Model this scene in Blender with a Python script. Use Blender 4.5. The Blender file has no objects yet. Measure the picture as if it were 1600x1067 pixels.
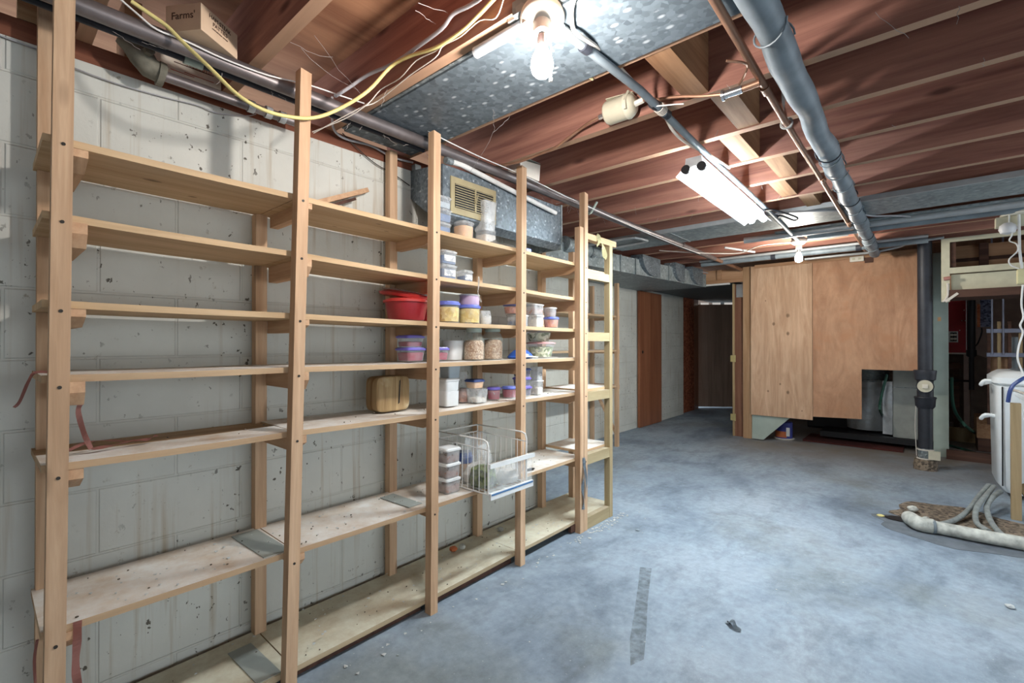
import bpy, bmesh, math, random
from mathutils import Vector, Matrix
random.seed(7)
S = bpy.context.scene
COL = S.collection

# ------------------------------------------------------------------ camera, light, exposure
CAM = Vector((1.937, 0.0, 1.135)); YAW = math.radians(41.4); PIT = math.radians(0.25); FPX = 735.0
cd = bpy.data.cameras.new('camera'); cd.sensor_width = 36; cd.lens = FPX/1600*36; cd.clip_start = .02
cam = bpy.data.objects.new('camera', cd); COL.objects.link(cam)
cam.location = CAM; cam.rotation_euler = (math.pi/2+PIT, 0, YAW); S.camera = cam
S.view_settings.view_transform = 'Standard'; S.view_settings.look = 'None'
S.view_settings.exposure = 1.95; S.view_settings.gamma = 1
S.cycles.use_denoising = True
S.cycles.max_bounces = 8; S.cycles.diffuse_bounces = 4; S.cycles.glossy_bounces = 3
S.cycles.transparent_max_bounces = 12; S.cycles.transmission_bounces = 6
S.cycles.sample_clamp_indirect = 4; S.cycles.caustics_reflective = False; S.cycles.caustics_refractive = False
W = bpy.data.worlds.new('world'); S.world = W; W.use_nodes = True
WORLD_COL = (0.86, 0.94, 1.0, 1); WORLD_STR = 0.70
W.node_tree.nodes['Background'].inputs[0].default_value = WORLD_COL
W.node_tree.nodes['Background'].inputs[1].default_value = WORLD_STR
BULB_COL = (1.0, .92, .86, 1); BULB_STR = 215.0
TUBE_COL = (.86, .95, 1.0, 1); TUBE_STR = 48.0
FARBULB_STR = 210.0

R_ = Vector((math.cos(YAW), math.sin(YAW), 0)); F0 = Vector((-math.sin(YAW), math.cos(YAW), 0)); U0 = Vector((0, 0, 1))
F_ = F0*math.cos(PIT)+U0*math.sin(PIT); U_ = U0*math.cos(PIT)-F0*math.sin(PIT)
def at(px, py, x=None, y=None, z=None):
    """surveying helper: where the sight line through photo pixel (px,py) meets a real plane of the room"""
    r = R_*((px-800)/FPX) - U_*((py-533.5)/FPX) + F_
    if x is not None: t = (x-CAM.x)/r.x
    elif y is not None: t = (y-CAM.y)/r.y
    else: t = (z-CAM.z)/r.z
    return CAM + r*t
def depth(p): return (Vector(p)-CAM).dot(F_)

# ------------------------------------------------------------------ materials
def newmat(name):
    m = bpy.data.materials.new(name); m.use_nodes = True
    nt = m.node_tree; b = nt.nodes['Principled BSDF']; b.inputs['Specular IOR Level'].default_value = .25
    return m, nt, b
def N(nt, t, **kw):
    n = nt.nodes.new(t)
    for k, v in kw.items():
        if k in n.inputs: n.inputs[k].default_value = v
        else: setattr(n, k, v)
    return n
def pos(nt): return nt.nodes.new('ShaderNodeNewGeometry').outputs['Position']
def mapped(nt, scale, loc=(0, 0, 0), src=None):
    mp = nt.nodes.new('ShaderNodeMapping'); mp.inputs['Scale'].default_value = scale; mp.inputs['Location'].default_value = loc
    nt.links.new(src or pos(nt), mp.inputs['Vector']); return mp.outputs[0]
def noise(nt, vec, scale=5, detail=4, rough=.55, dist=0):
    n = N(nt, 'ShaderNodeTexNoise'); n.inputs['Scale'].default_value = scale; n.inputs['Detail'].default_value = detail
    n.inputs['Roughness'].default_value = rough; n.inputs['Distortion'].default_value = dist
    nt.links.new(vec, n.inputs['Vector']); return n.outputs['Fac']
def ramp(nt, fac, stops):
    r = nt.nodes.new('ShaderNodeValToRGB'); e = r.color_ramp.elements
    while len(e) < len(stops): e.new(.5)
    for i, (p, c) in enumerate(stops):
        e[i].position = p; e[i].color = c if len(c) == 4 else (*c, 1)
    nt.links.new(fac, r.inputs[0]); return r.outputs[0]
def mix(nt, fac, a, b, mode='MIX'):
    m = nt.nodes.new('ShaderNodeMix'); m.data_type = 'RGBA'; m.blend_type = mode
    for sock, v in ((m.inputs[0], fac), (m.inputs[6], a), (m.inputs[7], b)):
        if hasattr(v, 'links'): nt.links.new(v, sock)
        elif isinstance(v, (int, float)): sock.default_value = v
        else: sock.default_value = (*v, 1) if len(v) == 3 else v
    return m.outputs[2]
def bump(nt, b, h, strength=.3, dist=.01):
    n = nt.nodes.new('ShaderNodeBump'); n.inputs['Strength'].default_value = strength; n.inputs['Distance'].default_value = dist
    nt.links.new(h, n.inputs['Height']); nt.links.new(n.outputs[0], b.inputs['Normal'])
def g3(v): return (v, v, v)

def flat(name, col, rough=.6, metal=0, spec=.25, var=.12, scale=12):
    m, nt, b = newmat(name)
    n = noise(nt, pos(nt), scale, 4)
    c = ramp(nt, n, [(.25, tuple(x*(1-var) for x in col)), (.75, tuple(min(1, x*(1+var)) for x in col))])
    nt.links.new(c, b.inputs['Base Color']); b.inputs['Roughness'].default_value = rough
    b.inputs['Metallic'].default_value = metal; b.inputs['Specular IOR Level'].default_value = spec
    return m
def wood(name, c1, c2, axis='y', grain=22, rough=.7, dust=None, under=None, spots=(), stretch=.06, dist=1.2, knots=True, dustcol=(.78, .78, .75), blot=None, dustlo=.35):
    m, nt, b = newmat(name)
    k = {'x': (stretch, 1, 1), 'y': (1, stretch, 1), 'z': (1, 1, stretch)}[axis]
    oi = nt.nodes.new('ShaderNodeObjectInfo')
    add = nt.nodes.new('ShaderNodeVectorMath'); add.operation = 'SCALE'; add.inputs[0].default_value = (3.1, 5.3, 7.7)
    nt.links.new(oi.outputs['Random'], add.inputs['Scale'])
    ad2 = nt.nodes.new('ShaderNodeVectorMath'); nt.links.new(pos(nt), ad2.inputs[0]); nt.links.new(add.outputs[0], ad2.inputs[1])
    src = ad2.outputs[0]
    v = mapped(nt, k, src=src)
    n1 = noise(nt, v, grain, 5, .6, dist); n2 = noise(nt, v, grain*6, 3, .7)
    c = ramp(nt, n1, [(.3, c1), (.68, c2)])
    c = mix(nt, .3, c, ramp(nt, n2, [(.3, g3(.55)), (.7, g3(1.0))]), 'MULTIPLY')
    n3 = noise(nt, src, 2.2, 3); c = mix(nt, .35, c, ramp(nt, n3, [(.3, g3(.72)), (.7, g3(1.05))]), 'MULTIPLY')
    if knots:
        kk = tuple(x*4.5 if x < 1 else x*9 for x in k)
        vo = N(nt, 'ShaderNodeTexVoronoi'); vo.inputs['Scale'].default_value = 1.0
        nt.links.new(mapped(nt, tuple({'x': (2.2, 7, 7), 'y': (7, 2.2, 7), 'z': (7, 7, 2.2)}[axis]), src=src), vo.inputs['Vector'])
        c = mix(nt, ramp(nt, vo.outputs['Distance'], [(.05, g3(.9)), (.13, g3(0))]), c, tuple(x*.42 for x in c1))
    for (sx_, sy_, sz_, r_, ex) in spots:      # individual knots
        dv_ = nt.nodes.new('ShaderNodeVectorMath'); dv_.operation = 'SUBTRACT'; nt.links.new(pos(nt), dv_.inputs[0]); dv_.inputs[1].default_value = (sx_, sy_, sz_)
        sc_ = nt.nodes.new('ShaderNodeVectorMath'); sc_.operation = 'MULTIPLY'; nt.links.new(dv_.outputs[0], sc_.inputs[0]); sc_.inputs[1].default_value = ex
        ln = nt.nodes.new('ShaderNodeVectorMath'); ln.operation = 'LENGTH'; nt.links.new(sc_.outputs[0], ln.inputs[0])
        dd = nt.nodes.new('ShaderNodeMath'); dd.operation = 'DIVIDE'; nt.links.new(ln.outputs['Value'], dd.inputs[0]); dd.inputs[1].default_value = r_
        wig = nt.nodes.new('ShaderNodeMath'); wig.operation = 'MULTIPLY_ADD'; wig.inputs[1].default_value = .5; nt.links.new(n2, wig.inputs[0]); nt.links.new(dd.outputs[0], wig.inputs[2])
        c = mix(nt, ramp(nt, wig.outputs[0], [(.35, g3(.92)), (.8, g3(.55)), (.95, g3(0))]), c, tuple(x*.38 for x in c1))
    if blot:
        c = mix(nt, ramp(nt, noise(nt, src, 3.5, 5, .65), [(.5, g3(0)), (.66, g3(.8))]), c, blot)
    if dust:
        sx = nt.nodes.new('ShaderNodeSeparateXYZ'); nt.links.new(nt.nodes.new('ShaderNodeNewGeometry').outputs['Normal'], sx.inputs[0])
        up = nt.nodes.new('ShaderNodeMath'); up.operation = 'GREATER_THAN'; up.inputs[1].default_value = .6; nt.links.new(sx.outputs[2], up.inputs[0])
        dn = ramp(nt, noise(nt, pos(nt), 7, 6, .7), [(dustlo, g3(.12*dust)), (.62, g3(dust))])
        mm = nt.nodes.new('ShaderNodeMath'); mm.operation = 'MULTIPLY'; nt.links.new(up.outputs[0], mm.inputs[0]); nt.links.new(dn, mm.inputs[1])
        c = mix(nt, mm.outputs[0], c, dustcol)
    if under:      # paler colour on downward faces, imitating light from floor and tubes
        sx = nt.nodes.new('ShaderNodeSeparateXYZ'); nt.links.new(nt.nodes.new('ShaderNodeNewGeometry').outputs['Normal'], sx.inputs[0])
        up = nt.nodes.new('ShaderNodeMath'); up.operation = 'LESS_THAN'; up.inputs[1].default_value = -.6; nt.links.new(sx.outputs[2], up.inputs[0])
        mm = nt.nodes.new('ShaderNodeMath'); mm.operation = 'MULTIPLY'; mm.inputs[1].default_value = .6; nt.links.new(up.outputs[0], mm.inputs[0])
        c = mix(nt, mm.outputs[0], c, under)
    nt.links.new(c, b.inputs['Base Color']); b.inputs['Roughness'].default_value = rough
    bump(nt, b, n1, .12, .004)
    return m
def galv(name, c1=(.10, .125, .145), c2=(.24, .285, .315), metal=.3, rough=.5, sc=75):
    m, nt, b = newmat(name)
    vo = N(nt, 'ShaderNodeTexVoronoi'); vo.inputs['Scale'].default_value = sc; nt.links.new(pos(nt), vo.inputs['Vector'])
    c = ramp(nt, vo.outputs['Color'], [(-.2, c1), (1.0, c2)])
    n = noise(nt, pos(nt), 5, 5); c = mix(nt, .6, c, ramp(nt, n, [(.3, g3(.6)), (.7, g3(1.05))]), 'MULTIPLY')
    sp = N(nt, 'ShaderNodeTexVoronoi'); sp.inputs['Scale'].default_value = sc*.42; nt.links.new(mapped(nt, (.6, 1, 1)), sp.inputs['Vector'])
    c = mix(nt, ramp(nt, sp.outputs['Distance'], [(.10, g3(.75)), (.22, g3(0))]), c, (.50, .56, .60))
    nt.links.new(c, b.inputs['Base Color']); b.inputs['Roughness'].default_value = rough; b.inputs['Metallic'].default_value = metal
    return m
def emis(name, col, s):
    m, nt, b = newmat(name); b.inputs['Emission Color'].default_value = col; b.inputs['Emission Strength'].default_value = s
    b.inputs['Base Color'].default_value = (.9, .9, .9, 1); return m
def clear(name, col=(.80, .84, .87), alpha=.20, rough=.2):
    m, nt, b = newmat(name); b.inputs['Base Color'].default_value = (*col, 1); b.inputs['Roughness'].default_value = rough
    n = noise(nt, pos(nt), 30, 3)
    r = ramp(nt, n, [(.3, g3(max(0, alpha-.1))), (.7, g3(min(1, alpha+.1)))])
    nt.links.new(r, b.inputs['Alpha']); b.inputs['Specular IOR Level'].default_value = .5
    return m
def granular(name, c1, c2, sc=90, rough=.7):
    m, nt, b = newmat(name)
    vo = N(nt, 'ShaderNodeTexVoronoi'); vo.inputs['Scale'].default_value = sc; nt.links.new(pos(nt), vo.inputs['Vector'])
    c = ramp(nt, vo.outputs['Color'], [(.25, c1), (.75, c2)]); nt.links.new(c, b.inputs['Base Color'])
    b.inputs['Roughness'].default_value = rough; bump(nt, b, vo.outputs['Distance'], .5, .005); return m

def blockwall(name, axis, base=(.585, .595, .55), shift=.044):
    m, nt, b = newmat(name)
    sx = nt.nodes.new('ShaderNodeSeparateXYZ'); nt.links.new(pos(nt), sx.inputs[0])
    cx = nt.nodes.new('ShaderNodeCombineXYZ'); nt.links.new(sx.outputs[1 if axis == 'y' else 0], cx.inputs[0]); nt.links.new(sx.outputs[2], cx.inputs[1])
    v = mapped(nt, (1, 1, 1), (-shift, -.074, 0), cx.outputs[0])
    br = N(nt, 'ShaderNodeTexBrick'); br.offset = .5
    for k, val in (('Scale', 1), ('Mortar Size', .0055), ('Mortar Smooth', .6), ('Brick Width', .4064), ('Row Height', .2032)): br.inputs[k].default_value = val
    nt.links.new(v, br.inputs['Vector'])
    n = noise(nt, pos(nt), 3, 5)
    c = ramp(nt, n, [(.3, tuple(x*.88 for x in base)), (.7, tuple(x*1.06 for x in base))])
    c = mix(nt, ramp(nt, br.outputs['Fac'], [(0, g3(0)), (1, g3(.09))]), c, (.52, .49, .42))
    # brown drip stains, long in z
    d = noise(nt, mapped(nt, (14, 14, .5)), 2, 4, .6)
    dm = noise(nt, pos(nt), 1.6, 2)
    mm = nt.nodes.new('ShaderNodeMath'); mm.operation = 'MULTIPLY'
    nt.links.new(ramp(nt, d, [(.55, g3(0)), (.72, g3(1))]), mm.inputs[0]); nt.links.new(ramp(nt, dm, [(.40, g3(0)), (.56, g3(.85))]), mm.inputs[1])
    c = mix(nt, mm.outputs[0], c, (.36, .28, .18))
    # dark specks / peeled spots
    s = noise(nt, mapped(nt, (1, 1, .8)), 38, 3, .6); sm = noise(nt, pos(nt), 2.6, 3)
    m2 = nt.nodes.new('ShaderNodeMath'); m2.operation = 'MULTIPLY'
    nt.links.new(ramp(nt, s, [(.64, g3(0)), (.67, g3(.9))]), m2.inputs[0]); nt.links.new(ramp(nt, sm, [(.42, g3(0)), (.55, g3(1))]), m2.inputs[1])
    c = mix(nt, m2.outputs[0], c, (.06, .05, .035))
    s3 = noise(nt, pos(nt), 19, 6, .75); m3 = nt.nodes.new('ShaderNodeMath'); m3.operation = 'MULTIPLY'
    nt.links.new(ramp(nt, s3, [(.61, g3(0)), (.67, g3(.65))]), m3.inputs[0]); nt.links.new(ramp(nt, noise(nt, mapped(nt, (1, 1, 1), (4, 9, 2)), 2.1, 3), [(.5, g3(0)), (.6, g3(1))]), m3.inputs[1])
    c = mix(nt, m3.outputs[0], c, (.20, .155, .09))
    nt.links.new(c, b.inputs['Base Color']); b.inputs['Roughness'].default_value = .75
    h = mix(nt, .18, ramp(nt, br.outputs['Fac'], [(0, g3(1)), (1, g3(0))]), ramp(nt, noise(nt, pos(nt), 60, 4), [(0, g3(0)), (1, g3(1))]))
    bump(nt, b, h, .65, .007); return m

def concrete(name):
    m, nt, b = newmat(name)
    p = pos(nt)
    c = ramp(nt, noise(nt, mapped(nt, (1, .7, 1)), 1.3, 6, .62, .6), [(.33, (.165, .21, .265)), (.47, (.265, .335, .405)), (.66, (.35, .42, .485))])
    c = mix(nt, ramp(nt, noise(nt, mapped(nt, (1.2, .6, 1), (3, 1, 0)), 4.2, 8, .72, .25), [(.48, g3(0)), (.68, g3(.5))]), c, (.075, .095, .115))
    c = mix(nt, ramp(nt, noise(nt, mapped(nt, (1, 1, 1), (7, 2, 0)), 1.1, 5, .6), [(.54, g3(0)), (.7, g3(.55))]), c, (.19, .205, .18))
    c = mix(nt, .5, c, ramp(nt, noise(nt, p, 24, 5, .7), [(.3, g3(.6)), (.7, g3(1.2))]), 'MULTIPLY')
    c = mix(nt, ramp(nt, noise(nt, p, 110, 2), [(.70, g3(0)), (.73, g3(.5))]), c, (.55, .58, .6))
    # old brown dirt on the far part of the slab
    sx = nt.nodes.new('ShaderNodeSeparateXYZ'); nt.links.new(p, sx.inputs[0])
    far = nt.nodes.new('ShaderNodeMapRange'); far.inputs[1].default_value = 4.9; far.inputs[2].default_value = 6.0; nt.links.new(sx.outputs[1], far.inputs[0])
    rt = nt.nodes.new('ShaderNodeMapRange'); rt.inputs[1].default_value = -.1; rt.inputs[2].default_value = .5; nt.links.new(sx.outputs[0], rt.inputs[0])
    q = nt.nodes.new('ShaderNodeMath'); q.operation = 'MULTIPLY'; nt.links.new(far.outputs[0], q.inputs[0]); nt.links.new(rt.outputs[0], q.inputs[1])
    q2 = nt.nodes.new('ShaderNodeMath'); q2.operation = 'MULTIPLY'; nt.links.new(q.outputs[0], q2.inputs[0]); nt.links.new(ramp(nt, noise(nt, p, 2, 4), [(.3, g3(.45)), (.6, g3(.95))]), q2.inputs[1])
    c = mix(nt, q2.outputs[0], c, (.20, .17, .14))
    nt.links.new(c, b.inputs['Base Color']); b.inputs['Roughness'].default_value = .62
    bump(nt, b, noise(nt, p, 40, 5), .12, .004); return m

TAN1, TAN2 = (.33, .205, .11), (.56, .39, .24)
KY = 6.05
def kn(px, py, r, ex=(1, 1, .8), **kw): p = at(px, py, **kw); return (p.x, p.y, p.z, r, ex)
ply_knots = [kn(1231, 493, .030, y=KY), kn(1209, 506, .026, y=KY), kn(1231, 521, .028, y=KY), kn(1219, 600, .016, y=KY), kn(1231, 613, .026, y=KY), kn(1200, 611, .017, y=KY), kn(1253, 642, .012, y=KY), kn(1196, 470, .012, y=KY)]
shelf_knots = [kn(238, 281, .020, (1, .55, 1), z=1.623), kn(301, 307, .011, (1, .5, 1), z=1.621), kn(592, 350, .008, (1, .4, 1), z=1.615), kn(604, 361, .008, (1, .35, 1), z=1.615), kn(523, 354, .006, (1, .35, 1), z=1.615)]
M = dict(
 floor=concrete('painted_concrete'), wall=blockwall('painted_block', 'y'), wallx=blockwall('painted_block_cross', 'x'),
 upz=wood('fir_upright', (.46, .285, .165), (.66, .455, .295), 'z', 18, knots=True),
 upx=wood('fir_cleat', (.46, .275, .16), (.64, .43, .27), 'x', 18, knots=False),
 upy=wood('fir_rail', (.40, .25, .13), (.60, .42, .25), 'y', 18, knots=False),
 ply=wood('plywood_shelf', (.47, .315, .17), (.66, .48, .295), 'y', 10, dust=.55, knots=False, spots=shelf_knots, dist=2.0),
 plydust=wood('plywood_dusty', (.42, .275, .16), (.62, .45, .28), 'y', 9, dust=.97, knots=False, dustlo=.22),
 plylow=wood('plywood_bottom', (.34, .25, .14), (.52, .42, .28), 'y', 7, dust=.85, knots=False, dustcol=(.68, .68, .56), dustlo=.25),
 pale=wood('pale_pine', (.31, .235, .125), (.44, .355, .21), 'z', 14, knots=False), palex=wood('pale_pine_rung', (.31, .24, .13), (.44, .355, .21), 'y', 14, knots=False, dust=.2),
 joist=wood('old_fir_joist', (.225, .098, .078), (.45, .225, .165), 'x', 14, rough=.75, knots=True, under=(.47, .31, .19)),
 joisty=wood('old_fir_plate', (.15, .05, .03), (.30, .12, .07), 'y', 14, rough=.75, knots=False),
 block=wood('bridging_wood', (.24, .12, .06), (.42, .24, .13), 'y', 16, knots=False),
 sub=wood('subfloor_boards', (.23, .10, .055), (.44, .225, .125), 'y', 7, rough=.8, knots=False),
 plyA=wood('plywood_knotty', (.46, .28, .17), (.70, .48, .325), 'z', 9, knots=False, spots=ply_knots, stretch=.11, dist=2.6),
 plyB=wood('plywood_reddish', (.39, .205, .12), (.57, .34, .21), 'z', 5, knots=False, stretch=.35, dist=1.8, blot=(.44, .225, .125)),
 stud=wood('stud', (.36, .21, .11), (.52, .34, .20), 'z', 12), studx=wood('header', (.36, .19, .10), (.52, .32, .19), 'x', 12, knots=False),
 door=wood('dark_veneer', (.22, .15, .115), (.36, .26, .20), 'z', 8, rough=.5, knots=False),
 reddoor=wood('red_veneer', (.20, .07, .035), (.33, .135, .07), 'z', 7, rough=.28, knots=False),
 jamb=wood('jamb_brown', (.17, .075, .045), (.29, .15, .095), 'z', 9, rough=.35, knots=False), brass=flat('brass', (.50, .42, .20), .35, .5), darkwood=wood('dark_board', (.05, .025, .018), (.13, .065, .045), 'x', 12, knots=False),
 oldwood=wood('old_tan_board', (.30, .21, .11), (.46, .35, .2), 'z', 10, knots=False),
 loaf=wood('spalted_wood', (.20, .10, .04), (.62, .46, .24), 'z', 16, blot=(.62, .55, .38), knots=False),
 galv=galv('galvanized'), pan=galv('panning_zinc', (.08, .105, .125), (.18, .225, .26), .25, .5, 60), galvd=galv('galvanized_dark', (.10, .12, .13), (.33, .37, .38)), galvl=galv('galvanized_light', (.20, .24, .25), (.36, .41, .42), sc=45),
 steel=flat('steel_pipe', (.17, .15, .15), .42, .55, .4, .3), iron=flat('cast_iron_black', (.022, .025, .034), .5, .1, .4, .3),
 copper=flat('copper', (.36, .20, .13), .4, .6, .4, .25), conduit=flat('conduit', (.40, .42, .43), .45, .35, .4, .15),
 tape=flat('grey_tape_wrap', (.165, .20, .225), .5, .05, .4, .3, 9), corroded=flat('corroded_fitting', (.17, .16, .125), .75, .1, .3, .35, 30), bracket=flat('pale_strap', (.55, .56, .55), .6),
 chrome=flat('chrome', (.65, .66, .67), .2, .9), black=flat('black', (.012, .012, .014), .5), screw=flat('screw_black', (.03, .025, .02), .5),
 yellow=flat('yellow_cable', (.66, .58, .24), .5), greycab=flat('grey_cable', (.36, .36, .38), .6), white=flat('white_paint', (.72, .72, .70), .5), whitew=flat('white_wire', (.62, .58, .52), .6),
 cream=flat('cream_paint', (.55, .53, .40), .6), porcelain=flat('porcelain', (.74, .71, .62), .25, 0, .5, .06),
 regist=flat('register_cream', (.38, .325, .19), .5), beige=flat('filter_beige', (.58, .55, .43), .4), cardboard=flat('cardboard', (.54, .40, .28), .8), carton=flat('carton_white', (.80, .74, .64), .7),
 ink=flat('print_ink', (.09, .05, .035), .8), redink=flat('red_ink', (.45, .08, .04), .8), sage=flat('sage_paint', (.36, .43, .385), .6, var=.15, scale=5),
 cabgrey=flat('furnace_enamel', (.30, .32, .30), .5), silver=galv('furnace_duct', (.42, .45, .47), (.58, .61, .63), .5, .35, 20),
 hose=flat('green_hose', (.02, .07, .05), .5), greyhose=flat('grey_hose', (.24, .265, .26), .55, var=.3, scale=30), pvc=flat('old_white_pipe', (.46, .47, .43), .6, var=.45, scale=22),
 enamel=flat('white_enamel', (.80, .84, .86), .22, 0, .5, .06), redpanel=flat('red_board', (.34, .022, .028), .5), brickd=flat('dark_block', (.16, .125, .105), .8, var=.25),
 pinkwall=flat('pinkish_wall', (.42, .33, .29), .8), bluemat=flat('navy_rail', (.20, .22, .30), .5), redmat=flat('red_mat', (.07, .018, .015), .9),
 dirt=granular('dirt_gravel', (.07, .055, .042), (.24, .19, .14), 55), flake=flat('paint_flake', (.50, .53, .53), .7), stain=clear('strip_stain', (.10, .12, .11), .12, .8), web=flat('cobweb_lint', (.36, .33, .31), .9),
 pink=flat('pink_plastic_strip', (.42, .20, .17), .6), dullsheet=flat('dull_sheet', (.30, .33, .31), .8), rag=flat('yellow_rag', (.58, .54, .32), .9), strap=flat('grey_strap', (.24, .29, .33), .7), paper=flat('newspaper', (.66, .66, .64), .8),
 red=flat('red_plastic', (.30, .02, .028), .3, 0, .5), redclear=flat('red_lid', (.46, .04, .035), .3, 0, .5), bluelid=flat('blue_lid', (.13, .17, .55), .35, 0, .5), violet=flat('violet_lid', (.15, .12, .50), .35, 0, .5), navy=flat('navy_lid', (.03, .06, .20), .35, 0, .5),
 pinklid=flat('pink_lid', (.66, .36, .36), .4), lilac=flat('lilac_tub', (.56, .42, .56), .4), whitep=flat('white_plastic', (.68, .70, .70), .4), greyp=flat('bluegrey_plastic', (.36, .42, .46), .4),
 bluegoo=flat('blue_contents', (.09, .15, .28), .6), orange=flat('orange_contents', (.68, .40, .20), .6), yellowc=granular('yellow_contents', (.50, .34, .05), (.66, .52, .16), 60), redc=flat('red_contents', (.27, .02, .05), .5),
 rust=granular('rust_contents', (.36, .09, .03), (.50, .18, .08), 60), brownc=granular('brown_contents', (.20, .09, .06), (.36, .18, .13), 50), darkc=granular('dark_contents', (.02, .02, .04), (.10, .08, .13), 70), salad=granular('salad', (.10, .13, .03), (.66, .66, .42), 55),
 beans=granular('beans', (.32, .16, .08), (.62, .44, .30), 150), greens=granular('green_contents', (.03, .05, .01), (.16, .20, .05), 60), palec=flat('pale_contents', (.62, .58, .52), .6),
 clear=clear('clear_plastic'), frost=clear('frosted_plastic', (.76, .79, .80), .34, .35), bag=clear('plastic_bag', (.80, .84, .85), .17, .12), glass=clear('jar_glass', (.60, .66, .60), .22, .05),
 bluebag=flat('blue_bag', (.03, .10, .42), .25, 0, .6), bluestrip=flat('blue_strip', (.06, .16, .34), .4), redwool=granular('red_wool', (.16, .04, .02), (.36, .12, .06), 40),
 bulb=emis('bulb_glow', BULB_COL, BULB_STR), tube=emis('tube_glow', TUBE_COL, TUBE_STR), farbulb=emis('far_bulb_glow', (1, .93, .82, 1), FARBULB_STR), offbulb=flat('unlit_bulb', (.70, .70, .72), .3), reflector=flat('lamp_reflector', (.75, .77, .78), .35), litgap=emis('lit_gap', (1, .95, .88, 1), .12),
 pegs=granular('bead_panel', (.02, .025, .06), (.20, .22, .32), 60), label=granular('torn_label', (.35, .37, .40), (.72, .72, .70), 60), soffit=flat('grey_soffit', (.085, .105, .115), .5), floordark=flat('dark_concrete', (.12, .14, .16), .7, var=.3), canblue=flat('can_blue', (.05, .06, .25), .4), canor=flat('can_orange', (.45, .13, .05), .5),
)

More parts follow.
